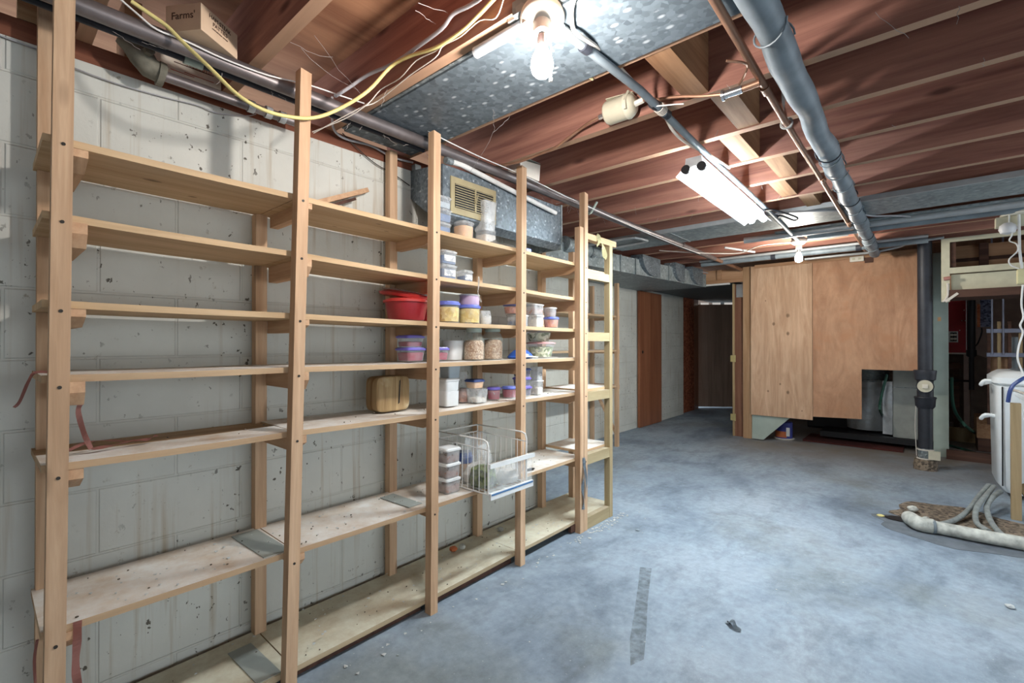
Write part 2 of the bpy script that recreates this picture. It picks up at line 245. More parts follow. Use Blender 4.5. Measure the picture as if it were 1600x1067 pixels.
# ------------------------------------------------------------------ mesh helpers
ORG = {}
class B:
    def __init__(s): s.bm = bmesh.new()
    def hexa(s, v):            # 8 corners: bottom 4 ccw, top 4 ccw
        v = [s.bm.verts.new(p) for p in v]
        for f in ((3, 2, 1, 0), (4, 5, 6, 7), (0, 1, 5, 4), (1, 2, 6, 5), (2, 3, 7, 6), (3, 0, 4, 7)): s.bm.faces.new([v[i] for i in f])
        return s
    def box(s, x0, x1, y0, y1, z0, z1, bev=0):
        if bev:
            t = bmesh.new(); c = Vector(((x0+x1)/2, (y0+y1)/2, (z0+z1)/2))
            r = bmesh.ops.create_cube(t, size=1)
            bmesh.ops.scale(t, vec=(abs(x1-x0), abs(y1-y0), abs(z1-z0)), verts=t.verts)
            bmesh.ops.bevel(t, geom=t.edges[:], offset=min(bev, .45*min(abs(x1-x0), abs(y1-y0), abs(z1-z0))), segments=2, affect='EDGES', profile=.6)
            bmesh.ops.translate(t, vec=c, verts=t.verts)
            s._merge(t); return s
        return s.hexa([(x0, y0, z0), (x1, y0, z0), (x1, y1, z0), (x0, y1, z0), (x0, y0, z1), (x1, y0, z1), (x1, y1, z1), (x0, y1, z1)])
    def _merge(s, t):
        mp = {v: s.bm.verts.new(v.co) for v in t.verts}
        for f in t.faces:
            try: s.bm.faces.new([mp[v] for v in f.verts])
            except ValueError: pass
        t.free()
    def bar(s, a, b, w, h, up=(0, 0, 1)):     # rectangular bar from a to b
        a, b = Vector(a), Vector(b); d = (b-a).normalized(); u = Vector(up)
        sd = d.cross(u)
        if sd.length < 1e-4: sd = d.cross(Vector((1, 0, 0)))
        sd.normalize(); u = sd.cross(d)
        q = lambda p, i, j: p+sd*(i*w/2)+u*(j*h/2)
        return s.hexa([q(a, -1, -1), q(a, 1, -1), q(b, 1, -1), q(b, -1, -1), q(a, -1, 1), q(a, 1, 1), q(b, 1, 1), q(b, -1, 1)])
    def tube(s, pts, r, n=10, caps=True, smooth=0):
        pts = [Vector(p) for p in pts]
        if smooth:
            P = [pts[0]]+pts+[pts[-1]]; out = []
            for i in range(1, len(P)-2):
                for k in range(smooth):
                    t = k/smooth; p0, p1, p2, p3 = P[i-1:i+3]
                    out.append(.5*((2*p1)+(p2-p0)*t+(2*p0-5*p1+4*p2-p3)*t*t+(3*p1-p0-3*p2+p3)*t**3))
            pts = out+[pts[-1]]
        rings = []; nrm = None
        for i, p in enumerate(pts):
            d = (pts[min(i+1, len(pts)-1)]-pts[max(i-1, 0)]).normalized()
            if nrm is None: nrm = d.orthogonal().normalized()
            else:
                nrm = nrm-d*nrm.dot(d)
                nrm = nrm.normalized() if nrm.length > 1e-5 else d.orthogonal().normalized()
            bi = d.cross(nrm); rr = r[i] if isinstance(r, (list, tuple)) else r
            rings.append([s.bm.verts.new(p+(nrm*math.cos(2*math.pi*k/n)+bi*math.sin(2*math.pi*k/n))*rr) for k in range(n)])
        for a, b in zip(rings, rings[1:]):
            for k in range(n): s.bm.faces.new((a[k], a[(k+1) % n], b[(k+1) % n], b[k]))
        if caps:
            s.bm.faces.new(rings[0][::-1]); s.bm.faces.new(rings[-1])
        return s
    def loft(s, secs, n=28, ax=None, o=(0, 0, 0), rot=0):
        """secs: (height, half-x, half-y, exponent); exponent 2 is round, higher is squarer"""
        rings = []; o = Vector(o); mt = Matrix.Rotation(rot, 3, 'Z')
        for (h, a, b, e) in secs:
            ring = []
            for k in range(n):
                t = 2*math.pi*(k+.5)/n; c, q = math.cos(t), math.sin(t)
                p = Vector((a*math.copysign(abs(c)**(2/e), c), b*math.copysign(abs(q)**(2/e), q), h))
                p = mt @ p
                if ax is not None: p = ax @ p
                ring.append(s.bm.verts.new(o+p))
            rings.append(ring)
        for a, b in zip(rings, rings[1:]):
            for k in range(n): s.bm.faces.new((a[k], a[(k+1) % n], b[(k+1) % n], b[k]))
        s.bm.faces.new(rings[0][::-1]); s.bm.faces.new(rings[-1]); return s
    def prism(s, poly, d):       # polygon of 3-D points extruded by vector d
        d = Vector(d); a = [s.bm.verts.new(p) for p in poly]; b = [s.bm.verts.new(Vector(p)+d) for p in poly]; n = len(a)
        s.bm.faces.new(a[::-1]); s.bm.faces.new(b)
        for k in range(n): s.bm.faces.new((a[k], a[(k+1) % n], b[(k+1) % n], b[k]))
        return s
    def sheet(s, rows, th=.0):   # grid of points
        v = [[s.bm.verts.new(p) for p in r] for r in rows]
        for a, b in zip(v, v[1:]):
            for k in range(len(a)-1): s.bm.faces.new((a[k], a[k+1], b[k+1], b[k]))
        if th: bmesh.ops.solidify(s.bm, geom=s.bm.faces[:], thickness=th)
        return s
    def build(s, name, mat, parent=None, smooth=False, org=None):
        bmesh.ops.recalc_face_normals(s.bm, faces=s.bm.faces[:])
        if parent is not None: o0 = ORG[parent]
        elif org is not None: o0 = Vector(org)
        else:
            xs = [v.co for v in s.bm.verts]
            lo = Vector(min(c[i] for c in xs) for i in range(3)); hi = Vector(max(c[i] for c in xs) for i in range(3))
            o0 = Vector(((lo.x+hi.x)/2, (lo.y+hi.y)/2, lo.z))
        bmesh.ops.translate(s.bm, vec=-o0, verts=s.bm.verts)
        me = bpy.data.meshes.new(name); s.bm.to_mesh(me); s.bm.free()
        me.materials.append(M[mat] if isinstance(mat, str) else mat)
        if smooth:
            for p in me.polygons: p.use_smooth = True
            try: me.set_sharp_from_angle(angle=math.radians(42))
            except Exception: pass
        o = bpy.data.objects.new(name, me); COL.objects.link(o)
        if parent is not None: o.parent = parent
        else: o.location = o0
        ORG[o] = Vector(o0); return o
def thing(name, label, cat, loc, group=None):
    o = bpy.data.objects.new(name, None); COL.objects.link(o); o.location = loc; o.empty_display_size = .05
    o['label'] = label; o['category'] = cat
    if group: o['group'] = group
    ORG[o] = Vector(loc); return o
def tag(o, label, cat, group=None, kind=None):
    o['label'] = label; o['category'] = cat
    if group: o['group'] = group
    if kind: o['kind'] = kind
    return o
def struct(o): o['kind'] = 'structure'; return o
def letters(txt, size, origin, ux, uy, mat, parent, name='lettering', ext=.0006):
    cu = bpy.data.curves.new('t', 'FONT'); cu.body = txt; cu.size = size; cu.align_x = 'CENTER'; cu.align_y = 'CENTER'; cu.extrude = ext
    ob = bpy.data.objects.new('t', cu); COL.objects.link(ob)
    bpy.context.view_layer.update()
    me = bpy.data.meshes.new_from_object(ob.evaluated_get(bpy.context.evaluated_depsgraph_get()))
    bpy.data.objects.remove(ob)
    ux, uy = Vector(ux).normalized(), Vector(uy).normalized(); uz = ux.cross(uy); o0 = Vector(origin)-ORG[parent]
    for v in me.vertices: v.co = o0+ux*v.co.x+uy*v.co.y+uz*v.co.z
    me.materials.append(M[mat]); o = bpy.data.objects.new(name, me); COL.objects.link(o); o.parent = parent; ORG[o] = ORG[parent]; return o

# ================================================================== SETTING
ZJ = 2.06; JH = .235; J0 = .588; JP = .398; WE = 2.46; XR = -1.0
struct(B().box(-1.6, 6, -3, 10, -.1, 0).build('floor', 'floor'))
struct(B().box(-1.6, 6, -3, 10, ZJ+JH, ZJ+JH+.04).build('ceiling', 'sub'))
struct(B().box(-.2, 0, -3, WE, 0, 2.0).build('wall_left', 'wall'))
struct(B().box(-1.2, XR, WE, 7.5, 0, 2.02).build('wall_recess', 'wall'))
struct(B().box(XR, -.2, WE-.2, WE, 0, 2.02).build('wall_return', 'wallx'))
struct(B().box(-1.6, 6, -2.8, -2.6, 0, 2.06).build('added_wall_near', 'wallx'))  # unseen wall behind the camera, added to stop fill light from the back
struct(B().box(-1.6, 4.5, 9.3, 9.5, 0, 2.3).build('wall_back', 'brickd'))
struct(B().box(-.15, .0, -3, WE, 2.0, 2.06).build('trim_1', 'joisty'))
struct(B().box(-1.15, XR, WE, 7.5, 2.02, 2.06).build('trim_2', 'joisty'))

struct(B().box(5.2, 5.34, -2.6, 9.3, 1.86, ZJ+JH).build('fill_block_beam', 'joisty'))  # unseen beam added to keep fill light out of the joist bays
struct(B().box(3.36, 3.46, 6.3, 9.3, 0, ZJ+JH).build('added_wall_right', 'pinkwall'))  # unseen wall added to keep side fill out of the back room
# joists
jl = {-2: 'over the camera, second before the near carton bay', -1: 'running just in front of the printed meat carton', 0: 'just beyond the printed meat carton, above the left shelves',
      1: 'carrying the yellow cable, near edge of galvanized panel', 2: 'along the far edge of the galvanized panel', 3: 'carrying the beige cylinder filter',
      4: 'first beyond the beige filter', 5: 'second beyond the filter, at the near tube light end', 6: 'third beyond the beige filter, above the tube light', 7: 'fourth beyond the beige filter, before the flat grey duct pan',
      8: 'along the near edge of the flat grey duct pan', 9: 'along the far edge of the flat grey duct pan', 10: 'above the twin grey pipes', 11: 'behind the twin grey pipes', 12: 'just before the plywood partition', 13: 'over the plywood partition'}
for k, w in jl.items():
    y = J0+JP*k; x0 = -.14 if y < WE else -1.14
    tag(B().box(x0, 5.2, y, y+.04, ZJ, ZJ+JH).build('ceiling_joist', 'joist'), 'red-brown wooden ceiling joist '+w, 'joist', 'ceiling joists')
# bridging blocks
bl = [(2, 1.25, 1.335, 'by the galvanized panel edge'), (3, 1.325, 1.41, 'behind the beige filter'), (4, 1.23, 1.315, 'just in front of the tube light'), (5, 1.32, 1.405, 'beside the near end of the tube light'), (6, 1.25, 1.335, 'right of the tube light middle'), (7, 1.33, 1.41, 'nearest the flat grey duct pan')]
for k, a, b_, w in bl:
    y = J0+JP*k+.04
    tag(B().box(a, b_, y+.001, y+JP-.041, ZJ+.004, ZJ+.225).build('bridging_block', 'block'), 'short wooden block between two ceiling joists, '+w, 'wood block', 'bridging blocks')
tag(B().box(-.145, -.01, .31, .355, ZJ, ZJ+.2).build('blocking', 'block'), 'short upright wood block on the sill left of the long carton', 'wood block')
tag(B().box(-.05, .0, .07, .19, 2.062, 2.14).build('blocking', 'upy'), 'pale wood block on the sill behind the first upright', 'wood block')
# galvanized panning
y1 = J0+JP*1+.04; y2 = J0+JP*2
pan = thing('duct_pan', 'large galvanized sheet metal panel between joists above the bare bulb', 'duct', (1.5, (y1+y2)/2, ZJ-.012))
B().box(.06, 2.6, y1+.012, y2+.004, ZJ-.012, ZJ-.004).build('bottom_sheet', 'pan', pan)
B().box(.06, 2.6, y1+.001, y1+.055, ZJ-.004, ZJ+.05).build('side_flange', 'galvd', pan)
B().box(1.62, 1.66, y1+.02, y2+.002, ZJ-.016, ZJ-.012).build('seam', 'galvd', pan)
y1 = J0+JP*8+.04; y2 = J0+JP*9
p2 = thing('duct_pan', 'long flat grey duct pan running under the far joists to the right', 'duct', (1.5, 3.95, ZJ-.02))
B().box(-.3, 4.5, y1-.075, y2+.0, ZJ-.02, ZJ-.003).build('bottom_sheet', 'galvl', p2)
B().box(-.3, 4.5, y1-.095, y1-.075, ZJ-.02, ZJ+.012).build('flange', 'conduit', p2)
B().box(.35, .37, y1-.075, y2, ZJ-.024, ZJ-.02).build('seam', 'galvd', p2)
tag(B().box(1.05, 1.21, J0+JP*9+.0, J0+JP*9+.04, ZJ-.012, ZJ-.001).build('wood_patch', 'cream'), 'small cream painted wood patch behind the far bare bulb', 'wood patch')

# ================================================================== MAIN SHELVES
YU = [.125, .70, 1.284, 1.853, 2.44]
sh = thing('shelving_unit', 'long tan wooden storage shelving built along the white block wall', 'shelves', (.2, 1.28, 0))
topf = [2.2, 2.05, 2.034, 2.05, 2.055]; ytop = [.137, .722, 1.284, 1.858, 2.447]; ybot = [.120, .676, 1.268, 1.845, 2.437]
topr = [2.105, 1.62, 2.04, 1.62, 1.854]
def front_y(i, z): return ybot[i]+(ytop[i]-ybot[i])*z/2.05
rows = [(1.642, 1.624), (1.455, 1.413), (1.241, 1.224), (1.058, 1.050), (.842, .842), (.443, .446), (.045, .068)]
def rz(r, y): return rows[r][0]+(rows[r][1]-rows[r][0])*(y-.12)/2.32
for i in range(5):
    w = .0185
    u = B().hexa([(.346, ybot[i]-w, 0), (.384, ybot[i]-w, 0), (.384, ybot[i]+w, 0), (.346, ybot[i]+w, 0),
                  (.346, ytop[i]-w, topf[i]), (.384, ytop[i]-w, topf[i]), (.384, ytop[i]+w, topf[i]-.006), (.346, ytop[i]+w, topf[i]-.006)]).build('upright', 'upz', sh)
    for r in range(6):
        z = rz(r, YU[i])-.028; y = front_y(i, z); B().tube([(.383, y, z), (.3855, y, z)], .0042, 10).build('screw', 'screw', u)
    yr = YU[i]+.004
    B().box(.024, .062, yr-.021, yr+.019, .04 if i else 0, topr[i]).build('upright', 'upz', sh)
cuts = [(.10, .698), (.702, 1.85), (1.852, 2.455)]
for r in range(7):
    for ci, (a, b_) in enumerate(cuts):
        za, zb = rz(r, a), rz(r, b_); t = .018; x1 = .345; x0 = .042
        mid = (a+b_)/2; sag = (.006 if r in (1, 4) else .003)*(1 if ci == 1 else .5)
        if r == 4 and ci == 0: x0 = .19
        if r == 6: x0 = .03
        bb = B(); ys = [a+(b_-a)*k/6 for k in range(7)]
        zz = [za+(zb-za)*k/6-sag*math.sin(math.pi*k/6) for k in range(7)]
        for y0_, y1_, z0_, z1_ in zip(ys, ys[1:], zz, zz[1:]):
            bb.hexa([(x0, y0_, z0_-t), (x1, y0_, z0_-t), (x1, y1_, z1_-t), (x0, y1_, z1_-t), (x0, y0_, z0_), (x1, y0_, z0_), (x1, y1_, z1_), (x0, y1_, z1_)])
        bmesh.ops.remove_doubles(bb.bm, verts=bb.bm.verts[:], dist=1e-5)
        bb.build('shelf_board', 'ply' if r < 3 else ('plylow' if r == 6 else 'plydust'), sh)
        if r == 4 and ci == 0: B().box(.022, .187, a, b_, za-.022, za-.006).build('shelf_board', 'upy', sh)
for i in range(5):
    for r in range(6):
        y = front_y(i, rz(r, YU[i]))+.0385; z1 = rz(r, YU[i])-.0185; h = .06 if r in (1, 3, 4) else .045
        side = y if i < 4 else y-.058
        cut = .07 if r % 2 == 0 else .02
        B().prism([(.063, side-.019, z1), (.063, side-.019, z1-h), (.345-cut, side-.019, z1-h), (.35 if cut < .05 else .343, side-.019, z1-h*.45), (.35 if cut < .05 else .343, side-.019, z1)], (0, .03, 0)).build('cleat', 'upx', sh)
for a, b_ in ((.14, .66), (.72, 1.25), (1.3, 1.83)):
    B().box(.30, .318, a, b_, .0, rz(6, a)-.020).build('base_strip', 'darkwood', sh)
B().bar((.34, 2.33, .03), (.34, 2.43, .03), .02, .04).build('base_strip', 'darkwood', sh)
# ladder-like end frame
ld = thing('end_frame', 'pale pine ladder-like end frame of the shelving with rungs and small shelves', 'shelf frame', (.2, 2.6, 0))
B().box(.347, .385, 2.375, 2.414, 0, 1.835).build('post', 'upz', ld)
B().box(.342, .382, 2.729, 2.767, 0, 1.775).build('post', 'pale', ld)
B().box(.05, .088, 2.74, 2.775, 0, 1.775).build('post', 'upz', ld)
B().box(.335, .383, 2.46, 2.815, 1.775, 1.812).build('top_rail', 'upy', ld)
for z, h in ((1.585, .05), (1.205, .055), (.835, .055), (.455, .06), (.072, .07)):
    B().box(.343, .381, 2.46, 2.728, z-h, z).build('rung', 'palex', ld)
for z in (1.60, .848, .470): B().box(.06, .345, 2.46, 2.80, z-.012, z+.004).build('small_shelf', 'plydust', ld)
B().box(.0, .345, 2.46, 2.83, .045, .062).build('small_shelf', 'plylow', ld)
B().bar((.075, 2.745, .02), (.36, 2.72, .02), .03, .038).build('base_strip', 'darkwood', ld)
# far rack
fr = thing('storage_rack', 'narrow wooden rack with thin rails against the far white wall beyond the shelves', 'shelves', (-.8, 3.7, 0))
for (x, y) in ((-.63, 4.66), (-.97, 4.70), (-.63, 2.85), (-.97, 2.85)): B().box(x-.02, x+.02, y-.019, y+.019, 0, 1.80).build('post', 'upz', fr)
for z in (1.44, 1.065, .675):
    B().box(-.99, -.62, 2.75, 4.63, z-.02, z).build('rack_shelf', 'plydust', fr)
    B().bar((-.615, 4.686, z-.02), (-.99, 4.722, z-.02), .02, .045).build('rung', 'upx', fr)
B().bar((-.64, 4.68, .12), (-.95, 4.68, .66), .02, .035, (0, 1, 0)).build('brace', 'upx', fr)

# ================================================================== CONTAINERS
def span(px0, px1, x, round_):
    c = at((px0+px1)/2, 533, x=x); d = depth(c); k = 1.0 if round_ else 1.40
    return c.y, (px1-px0)*d/FPX/k, d
def tub(name, label, cat, px0, px1, x, zb, hpx=None, h=None, e=8, taper=.86, body='frost', lid=None, lid_h=.010, cont=None, fill=.5, group=None, open_=False, lip=True, depthscale=1.0, tilt=0, torn=False, lidname='lid'):
    rnd = e < 3
    y, w, d = span(px0, px1, x, rnd)
    if h is None: h = hpx*d/FPX
    a = w/2; o = (x, y, zb); t = thing(name, label, cat, o, group)
    hb = h-(lid_h if lid else 0)
    bw = a*taper; A = a*.97; dx = depthscale
    if open_:
        secs = [(0, bw*dx, bw, e), (hb-.006, A*dx, A, e), (hb-.006, a*dx, a, e), (hb, a*dx, a, e), (hb, A*.94*dx, A*.94, e), (.004, bw*.93*dx, bw*.93, e)]
    else:
        secs = [(0, bw*.94*dx, bw*.94, e), (.004, bw*dx, bw, e), (hb-.006, A*.98*dx, A*.98, e), (hb, A*dx, A, e)]
    B().loft(secs, 32, o=o).build('body', body, t, True)
    if cont:
        f = fill; wf = bw+(A-bw)*f
        B().loft([(.005, bw*.93*dx, bw*.93, e), (hb*f*.7, (bw+(A-bw)*f*.7)*.95*dx, (bw+(A-bw)*f*.7)*.95, e), (hb*f, wf*.94*dx, wf*.94, e), (hb*f+.003, wf*.6*dx, wf*.6, e)], 28, o=o).build('contents', cont, t, True)
    if lid:
        L = a*1.04
        B().loft([(hb-.003, L*.97*dx, L*.97, e), (hb-.002, L*dx, L, e), (hb+lid_h*.55, L*dx, L, e), (hb+lid_h*.6, L*.9*dx, L*.9, e), (hb+lid_h*.8, L*.88*dx, L*.88, e), (hb+lid_h, L*.86*dx, L*.86, e)], 32, o=o).build(lidname, lid, t, True)
    if torn:
        # torn paper label on the aisle-side and right faces
        B().box(x+a*.93, x+a*.965, y-a*.75, y+a*.75, zb+hb*.25, zb+hb*.75).build('paper_label', 'label', t)
        B().box(x-a*.7, x+a*.7, y+a*.93, y+a*.965, zb+hb*.2, zb+hb*.7).build('paper_label', 'label', t)
    return zb+h
def shz(r, y): return rz(r, y)+.001
# --- top shelf
z = shz(0, 1.33)
z1 = tub('food_tub', 'blue-filled clear tub at the bottom of the top-shelf stack of three', 'container', 669, 706, .24, z, hpx=20, body='clear', lid='frost', cont='bluegoo', fill=.75, taper=.9, group='stacked tubs on the top shelf')
z2 = tub('food_tub', 'blue-filled clear tub in the middle of the top-shelf stack of three', 'container', 669, 707, .24, z1, hpx=21, body='clear', lid='frost', cont='bluegoo', fill=.7, taper=.9, group='stacked tubs on the top shelf')
tub('food_tub', 'grey-blue clear tub on top of the top-shelf stack of three', 'container', 670, 706, .24, z2, hpx=20, body='clear', lid='frost', cont='greyp', fill=.6, taper=.92, group='stacked tubs on the top shelf')
tub('food_tub', 'wide clear tub of orange contents alone on the top shelf', 'container', 704, 744, .23, shz(0, 1.45), hpx=31, e=3.2, body='clear', lid='frost', cont='orange', fill=.84, taper=.92)
z = shz(0, 1.62)
z1 = tub('food_tub', 'short clear tub of pale contents under two empty tubs, top shelf', 'container', 741, 777, .24, z, hpx=24, body='clear', cont='palec', fill=.7, taper=.93)
z2 = tub('food_tub', 'empty clear tub in the middle of the stack below the vent', 'container', 739, 776, .24, z1-.004, hpx=18, body='frost', taper=.92, open_=True)
tub('food_tub', 'tall empty clear tub nested on top of the stack below the vent', 'container', 737, 778, .24, z2-.012, hpx=31, body='frost', taper=.82, open_=True)
o = thing('newspaper', 'crumpled white newspaper sheets lying on the top shelf', 'newspaper', (.25, 1.77, shz(0, 1.77)))
rowsP = [[(.17+.035*i, 1.70+.028*j+.006*random.uniform(-1, 1), shz(0, 1.77)+.006+.014*random.random()) for j in range(7)] for i in range(5)]
B().sheet(rowsP, .002).build('sheet', 'paper', o)
rowsP = [[(.18+.03*i, 1.73+.02*j, shz(0, 1.77)+.018+.012*random.random()) for j in range(7)] for i in range(5)]
B().sheet(rowsP, .002).build('sheet', 'paper', o)
y, w, d = span(818, 827, .2, False)
o = thing('small_box', 'little bright blue box at the back of the top shelf', 'box', (.2, y, shz(0, y)))
B().box(.18, .22, y-.022, y+.022, shz(0, y), shz(0, y)+.055, .003).build('carton', 'bluelid', o); B().box(.2205, .2215, y-.014, y+.014, shz(0, y)+.018, shz(0, y)+.032).build('white_band', 'white', o)
# --- second shelf
z = shz(1, 1.34)
z1 = tub('food_tub', 'clear tub with torn label, lower of the pair on the second shelf', 'container', 672, 715, .23, z, hpx=23, body='clear', lid='frost', cont='bluegoo', fill=.8, taper=.93, torn=True)
tub('food_tub', 'clear tub with torn label, upper of the pair on the second shelf', 'container', 672, 715, .23, z1, hpx=22, body='clear', lid='frost', cont='bluegoo', fill=.7, taper=.93, torn=True)
tub('food_tub', 'single low tub with torn label beside the second-shelf pair', 'container', 712, 740, .24, shz(1, 1.47), hpx=19, body='clear', lid='frost', cont='bluegoo', fill=.6, taper=.93, torn=True)
# --- third shelf
tub('storage_bowl', 'big round red bowl with a clear rim lid on the third shelf', 'bowl', 602, 668, .24, shz(2, 1.13), hpx=33, e=2.3, body='red', lid='redclear', lid_h=.012, taper=.80)
tub('food_tub', 'low red lidded bowl hidden behind the third upright', 'bowl', 655, 690, .16, shz(2, 1.2), hpx=26, e=2.3, body='red', lid='redclear', lid_h=.012, taper=.85)
z1 = tub('food_jar', 'round tub of yellow soup with blue lid right of the third upright', 'jar', 682, 718, .24, shz(2, 1.33), hpx=33, e=2.2, body='clear', lid='bluelid', lid_h=.016, cont='yellowc', fill=.85, taper=.93)
z2 = tub('food_jar', 'round tub of mustard contents with blue lid under the lilac tub', 'jar', 716, 750, .25, shz(2, 1.45), hpx=29, e=2.2, body='clear', lid='bluelid', lid_h=.014, cont='yellowc', fill=.92, taper=.95)
tub('food_tub', 'lilac round tub with white lid standing on the mustard tub', 'container', 718, 749, .24, z2, hpx=17, e=2.2, body='lilac', lid='whitep', lid_h=.006, taper=.96)
o = thing('loose_red_lid', 'large bright red lid lying over the yellow soup tub', 'tray', (.17, 1.30, z1))  # a wide loose tub lid, tilted over the soup tub
ax = Matrix.Rotation(math.radians(7), 3, 'Y') @ Matrix.Rotation(math.radians(-5), 3, 'X')
B().loft([(.0, .085, .115, 2.4), (.004, .10, .135, 2.4), (.016, .105, .14, 2.4), (.020, .095, .13, 2.4), (.026, .088, .122, 2.4)], 36, ax=ax, o=(.155, 1.305, z1+.004)).build('lid_plate', 'redclear', o, True)
B().loft([(.0, .09, .125, 2.4), (.004, .10, .135, 2.4), (.007, .09, .12, 2.4)], 36, ax=ax, o=(.155, 1.31, z1+.031)).build('clear_cover', 'frost', o, True)
o = thing('food_bag', 'white plastic packet propped beside the mustard tub', 'bag', (.25, 1.55, shz(2, 1.55)))
y, w, d = span(749, 768, .25, True); zz = shz(2, y)
B().loft([(0, .020, .026, 3), (.015, .026, .03, 3), (.04, .022, .03, 3), (.065, .008, .028, 4), (.072, .003, .028, 5)], 20, o=(.25, y, zz), rot=-.3).build('pouch', 'frost', o, True)
B().loft([(.003, .016, .02, 2.4), (.018, .021, .024, 2.4), (.038, .017, .02, 2.2), (.045, .006, .008, 2)], 20, o=(.25, y, zz), rot=-.3).build('contents', 'palec', o, True)
z1 = tub('food_tub', 'white rectangular tub under the blue-lidded orange tub at the fourth upright', 'container', 790, 827, .24, shz(2, 1.8), hpx=18, body='frost', lid='whitep', lid_h=.006, cont='bluegoo', fill=.45, taper=.9)
tub('food_tub', 'orange sauce tub with blue lid, half behind the fourth upright', 'container', 787, 818, .24, z1, hpx=17, e=2.3, body='clear', lid='bluelid', cont='rust', fill=.8, taper=.84)
z1 = tub('food_tub', 'speckled white tub under the long pale tub, third shelf', 'container', 823, 851, .25, shz(2, 1.98), hpx=19, body='frost', lid='whitep', lid_h=.005, cont='palec', fill=.7, taper=.9)
tub('food_tub', 'long pale pinkish tub resting across the speckled white tub', 'container', 816, 851, .24, z1, hpx=17, body='frost', lid='whitep', lid_h=.006, cont='brownc', fill=.6, taper=.94)
z1 = tub('food_tub', 'round salsa tub with blue lid at the right end, third shelf', 'container', 849, 873, .25, shz(2, 2.13), hpx=17, e=2.2, body='clear', lid='bluelid', cont='rust', fill=.85, taper=.86)
tub('food_tub', 'small white cup tub standing on the round salsa tub', 'container', 849, 869, .25, z1, hpx=15, e=2.6, body='frost', lid='whitep', lid_h=.005, cont='brownc', fill=.55, taper=.85)
# --- fourth shelf
z = shz(3, 1.16)
z1 = tub('food_tub', 'red-filled tub with violet lid, lower of the fourth-shelf pair', 'container', 617, 666, .22, z, hpx=22, body='clear', lid='violet', cont='redc', fill=.75, taper=.84)
tub('food_tub', 'red-filled tub with violet lid, upper of the fourth-shelf pair', 'container', 618, 664, .22, z1, hpx=19, body='clear', lid='violet', cont='redc', fill=.55, taper=.84)
tub('food_tub', 'violet-lidded red tub in front of the white bucket', 'container', 664, 703, .22, shz(3, 1.28), hpx=21, body='clear', lid='violet', cont='redc', fill=.7, taper=.84)
o = tub('ice_cream_pail', 'white plastic pail with spotted side behind the violet-lidded tub', 'pail', 686, 729, .18, shz(3, 1.42), hpx=30, e=3, body='whitep', taper=.86, open_=True)
def jar(px0, px1, label):
    y, w, d = span(px0, px1, .25, True); r = w/2; zb = shz(3, y); h = 50*d/FPX
    t = thing('mason_jar', label, 'jar', (.25, y, zb), 'glass jars of beans')
    B().loft([(0, r*.9, r*.9, 2.3), (.004, r, r, 2.4), (h*.66, r, r, 2.4), (h*.78, r*.82, r*.82, 2.2), (h*.84, r*.70, r*.70, 2), (h*.87, r*.70, r*.70, 2)], 32, o=(.25, y, zb)).build('glass_body', 'glass', t, True)
    B().loft([(.004, r*.9, r*.9, 2.4), (h*.52, r*.93, r*.93, 2.4), (h*.6, r*.8, r*.8, 2.2), (h*.64, r*.3, r*.3, 2)], 28, o=(.25, y, zb)).build('beans', 'beans', t, True)
    B().loft([(h*.86, r*.76, r*.76, 2), (h*.865, r*.79, r*.79, 2), (h*.99, r*.79, r*.79, 2), (h, r*.74, r*.74, 2)], 32, o=(.25, y, zb)).build('screw_lid', 'sage', t, True)
jar(725, 756, 'glass jar of pale beans just right of the white pail'); jar(754, 785, 'glass jar of mottled beans nearest the blue bag')
y, w, d = span(789, 838, .25, True)
o = thing('snack_bag', 'shiny blue and white bag lying in front of the fourth upright', 'bag', (.25, y, shz(3, y)))
B().loft([(0, .04, w*.46, 2.5), (.008, .055, w*.5, 2.5), (.026, .05, w*.40, 2.2), (.046, .03, w*.26, 2), (.054, .008, w*.08, 2)], 28, o=(.25, y, shz(3, y))).build('pouch', 'bluebag', o, True)
B().tube([(.31, y-w*.45, shz(3, y)+.008), (.312, y, shz(3, y)+.012), (.30, y+w*.5, shz(3, y)+.006)], .004, 6, smooth=4).build('white_edge', 'white', o)
z = shz(3, 1.95)
z1 = tub('salad_bowl', 'round salad tub with pink lid, lower of two on the fourth shelf', 'bowl', 823, 867, .22, z, hpx=24, e=2.1, body='clear', lid='pinklid', lid_h=.008, cont='salad', fill=.75, taper=.74)
tub('salad_bowl', 'round salad tub with pink lid, upper of two on the fourth shelf', 'bowl', 821, 863, .22, z1, hpx=22, e=2.1, body='clear', lid='pinklid', lid_h=.008, cont='salad', fill=.7, taper=.74)
# --- fifth shelf
z = shz(4, 1.33)
z1 = tub('food_tub', 'spotted white tub at the bottom of the fifth-shelf stack of three', 'container', 679, 719, .24, z, hpx=23, body='whitep', taper=.92, cont='greyp', fill=.3)
z1 = tub('food_tub', 'white ribbed tub with blue band in the middle of the fifth-shelf stack', 'container', 679, 719, .24, z1, hpx=20, body='whitep', lid='whitep', taper=.9)
tub('food_tub', 'greyish open tub on top of the fifth-shelf stack of three', 'container', 685, 721, .24, z1, hpx=22, body='greyp', taper=.85, open_=True)
y, w, d = span(716, 732, .2, True); zz = shz(4, y)
o = thing('food_bag', 'crinkled clear bag wedged behind the fifth-shelf stack', 'bag', (.2, y, zz))
B().loft([(0, .02, .03, 3), (.03, .028, .035, 2.6), (.09, .018, .03, 3), (.13, .012, .026, 3), (.15, .004, .02, 3)], 18, o=(.2, y, zz)).build('pouch', 'bag', o, True)
B().loft([(.002, .018, .025, 2.5), (.03, .024, .03, 2.4), (.07, .012, .02, 2)], 18, o=(.2, y, zz)).build('contents', 'brownc', o, True)
